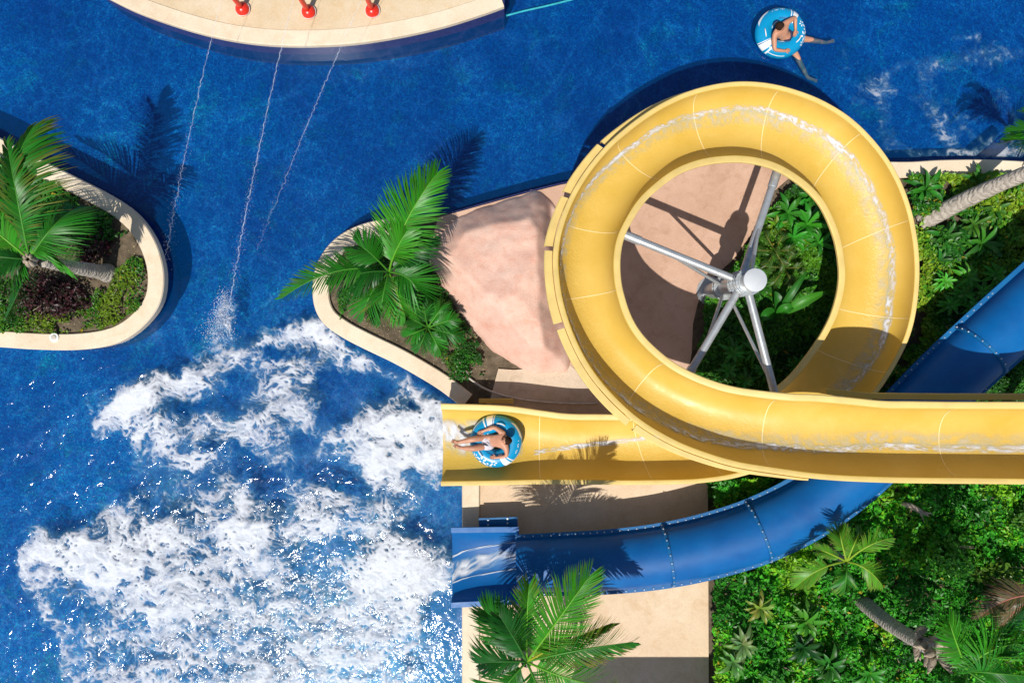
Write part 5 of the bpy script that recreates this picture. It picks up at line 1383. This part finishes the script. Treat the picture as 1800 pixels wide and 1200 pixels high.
# silvery and tall plants in the lower bed
for k, (x, y, s, cc, lb_) in enumerate(((1300, 1125, 0.9, (0.10, 0.2, 0.05), 'pale variegated plant left of the lower bed'), (1330, 1062, .8, (0.16, 0.24, 0.03), 'yellow leaved plant near the deck edge'), (1284, 1155, .8, (0.08, 0.19, 0.04), 'pale plant lowest beside the deck edge'), (1410, 1085, 1.0, (0.05, 0.2, 0.016), 'bright leafy plant under the blue tube side'),
      (1405, 1130, .9, (0.012, 0.07, 0.01), 'dark strappy plant in the shaded lower bed'), (1450, 1160, 1.0, (0.02, 0.12, 0.012), 'dark broad plant in the shaded lower bed centre'), (1520, 1175, .9, (0.03, 0.17, .015), 'green plant at the bottom edge beneath the bare trunk'))):
    plant('leafy_plant', x, y, 0.8, strap(s * 1.1, cc, 480 + 2 * k, 11), lb_, 'plant', 'plants on the lower right bed', rz=k * .9)

# shrubs: leaf clumps over twigs
def shrub(px, py, rx, ry, h, n, size, pal, label, name='shrub', z0=0.24, group=None):
    loc = P(px, py, z0); e = empty(name, loc, label, 'shrub', group)
    tw = MB(); r_ = random.Random(int(px * 7 + py))
    for k in range(9):
        a = r_.random() * 6.28; q = r_.uniform(.3, .8); tw.tube([loc, loc + Vector((rx * q * .5 * math.cos(a), ry * q * .5 * math.sin(a), h * .4)), loc + Vector((rx * q * math.cos(a), ry * q * math.sin(a), h * .75))], [0.016, 0.011, 0.005], 5)
    tw.build('twigs', M['husk'], e)
    cl = rng.normal(size=(26, 3)); cl /= np.linalg.norm(cl, axis=1, keepdims=True); cl *= rng.uniform(.45, 1, (26, 1)); cl[:, 2] = np.abs(cl[:, 2])
    w = cl[rng.integers(0, 26, n)] + rng.normal(scale=0.17, size=(n, 3))
    c = np.array(loc)[None, :] + w * np.array([rx, ry, h])[None, :]; c[:, 2] = np.maximum(c[:, 2], z0 + .02)
    nrm = w + rng.normal(scale=.6, size=(n, 3)) + np.array([0, 0, .6]); nrm /= np.linalg.norm(nrm, axis=1, keepdims=True)
    pal = np.array(pal); bc = pal[rng.integers(0, len(pal), n)] * (1 + .3 * (rng.random((n, 1)) * 2 - 1))
    col = np.concatenate([np.clip(bc, .003, 1), np.ones((n, 1))], 1); s = size * rng.uniform(.6, 1.4, n)
    V, Fc, C = leaves_mesh(c, nrm, s, s * .55, col)
    mk('foliage', V, Fc, M['leaf'], e, attrs={'col': ('FLOAT_COLOR', C)}, smooth=False)
RED = [(0.055, 0.012, 0.022), (0.035, 0.012, 0.016), (0.09, 0.03, 0.035), (0.03, 0.03, 0.014)]
shrub(95, 522, 0.85, 0.5, 0.5, 2600, 0.085, RED, 'large dark purple leaved shrub below the palm on the left island')
shrub(178, 438, 0.42, 0.42, 0.4, 900, 0.075, RED + [(0.10, 0.02, 0.03)], 'small reddish shrub behind the palm trunk on the left island')
shrub(140, 405, 0.4, 0.35, 0.4, 700, 0.09, [(0.02, .08, .012), (.05, .1, .02), (.08, .07, .03)], 'mixed olive shrub at the rear of the left island')
shrub(25, 515, 0.5, 0.35, 0.3, 800, 0.08, [(0.05, 0.16, 0.015), (0.03, .12, .012)], 'pale green bush at the left frame edge of the island')
shrub(165, 395, .28, .28, .35, 260, 0.14, [(0.02, 0.09, .012), (.03, .12, .015)], 'spiky dark green bush near the island coping')
shrub(812, 645, 0.3, 0.3, 0.3, 700, 0.06, [(0.02, 0.12, 0.012), (.03, .16, .014)], 'little round green bush at the coping end near the slide')
shrub(735, 500, 0.45, 0.5, 0.35, 1500, 0.06, [(0.012, 0.07, 0.01), (.018, .1, .012)], 'dark green bush against the pink boulder')
shrub(1795, 905, .6, .7, .8, 1400, .10, [(.05, .17, .015), (.08, .2, .02)], 'light green mounded bush at the right edge below the yellow run', z0=.4)

for (x, y, rx, ry, hh, n, sz, pl, lb_) in ((1640, 960, .8, .6, 0.9, 1300, .13, [(.05, .26, .015), (.09, .30, .02)], 'bright larger leaved bush in the middle of the lower bed'),
        (1730, 990, .6, .5, 0.9, 900, .11, [(.14, .26, .02), (.10, .22, .02)], 'yellow green bush below the broken branch'), (1390, 1050, .55, .5, .8, 800, .10, [(.10, .30, .02), (.06, .24, .015)], 'light green bush left of the bare grey trunk'),
        (1560, 1120, .7, .5, .6, 900, .10, [(.012, .07, .01), (.018, .09, .012)], 'dark green bush in the shade of the bare trunk'), (1345, 1165, .6, .45, .7, 800, .12, [(.03, .2, .015), (.05, .24, .02)], 'fresh green bush at the bottom edge near the deck'),
        (1700, 885, .5, .4, .8, 700, .12, [(.02, .15, .012), (.035, .2, .014)], 'deep green bush right of the broken branch')):
    shrub(x, y, rx, ry, hh, n, sz, pl, lb_, z0=0.35)
# ------------------------------------------------------------------ small things
lp = empty('pool_light', P(96, 593, 0.32), 'round white lamp set in the left island coping', 'lamp')
q = P(96, 593, 0.322); mk('rim', *tube([q, q + Vector((0, 0, 0.025)), q + Vector((0, 0, 0.03))], [0.10, 0.10, 0.085], 24), M['white'], lp, sharp=40)
mk('lens', *tube([q + Vector((0, 0, 0.03)), q + Vector((0, 0, 0.045)), q + Vector((0, 0, 0.052))], [0.06, 0.055, 0.03], 20), M['offwhite'], lp, sharp=40)
hp = cat([(824, 664), (835, 672), (855, 684), (890, 696), (940, 705), (1000, 709), (1050, 709)], 5)
tag(mk('hose', *tube([P(x, y, 0.31) for x, y in hp], 0.022, 8), M['offwhite'], loc=P(900, 700, .3)), 'thin grey hose curving over the shaded path beside the slide', 'hose')
rp = cat([(890, 28), (920, 20), (960, 11), (1000, 1), (1080, -20)], 4)
tag(mk('lane_rope', *tube([P(x, y, 0.015 + 0.008 * math.sin(i)) for i, (x, y) in enumerate(rp)], 0.022, 8), M['rope'], loc=P(950, 14, 0)), 'turquoise rope floating on the water beside the splash deck', 'rope')
# canopy added unseen below the frame to cast the straight deck shadow
cp = empty('sun_blocker', P(1160, 1340, 0.3), 'added unseen sun canopy on posts at the deck end below', 'blocker')
y1 = P(0, 1155, 0.3).y; dzc = 2.2; off = dzc * (-SUN_DIR.y / SUN_DIR.z)
yc = y1 - off; x0, x1 = P(1020, 0, .3).x - 0.6, P(1290, 0, .3).x
MB().box(((x0 + x1) / 2, yc - 1.2, 2.5), x1 - x0, 2.4, 0.06).build('blocker_sheet', M['canvas'], cp, smooth=False)
for sx in (x0 + .1, x1 - .1):
    for sy in (yc - .1, yc - 2.3): mk('blocker_post', *tube([Vector((sx, sy, .24)), Vector((sx, sy, 2.47))], .04, 10), M['steel'], cp, sharp=40)
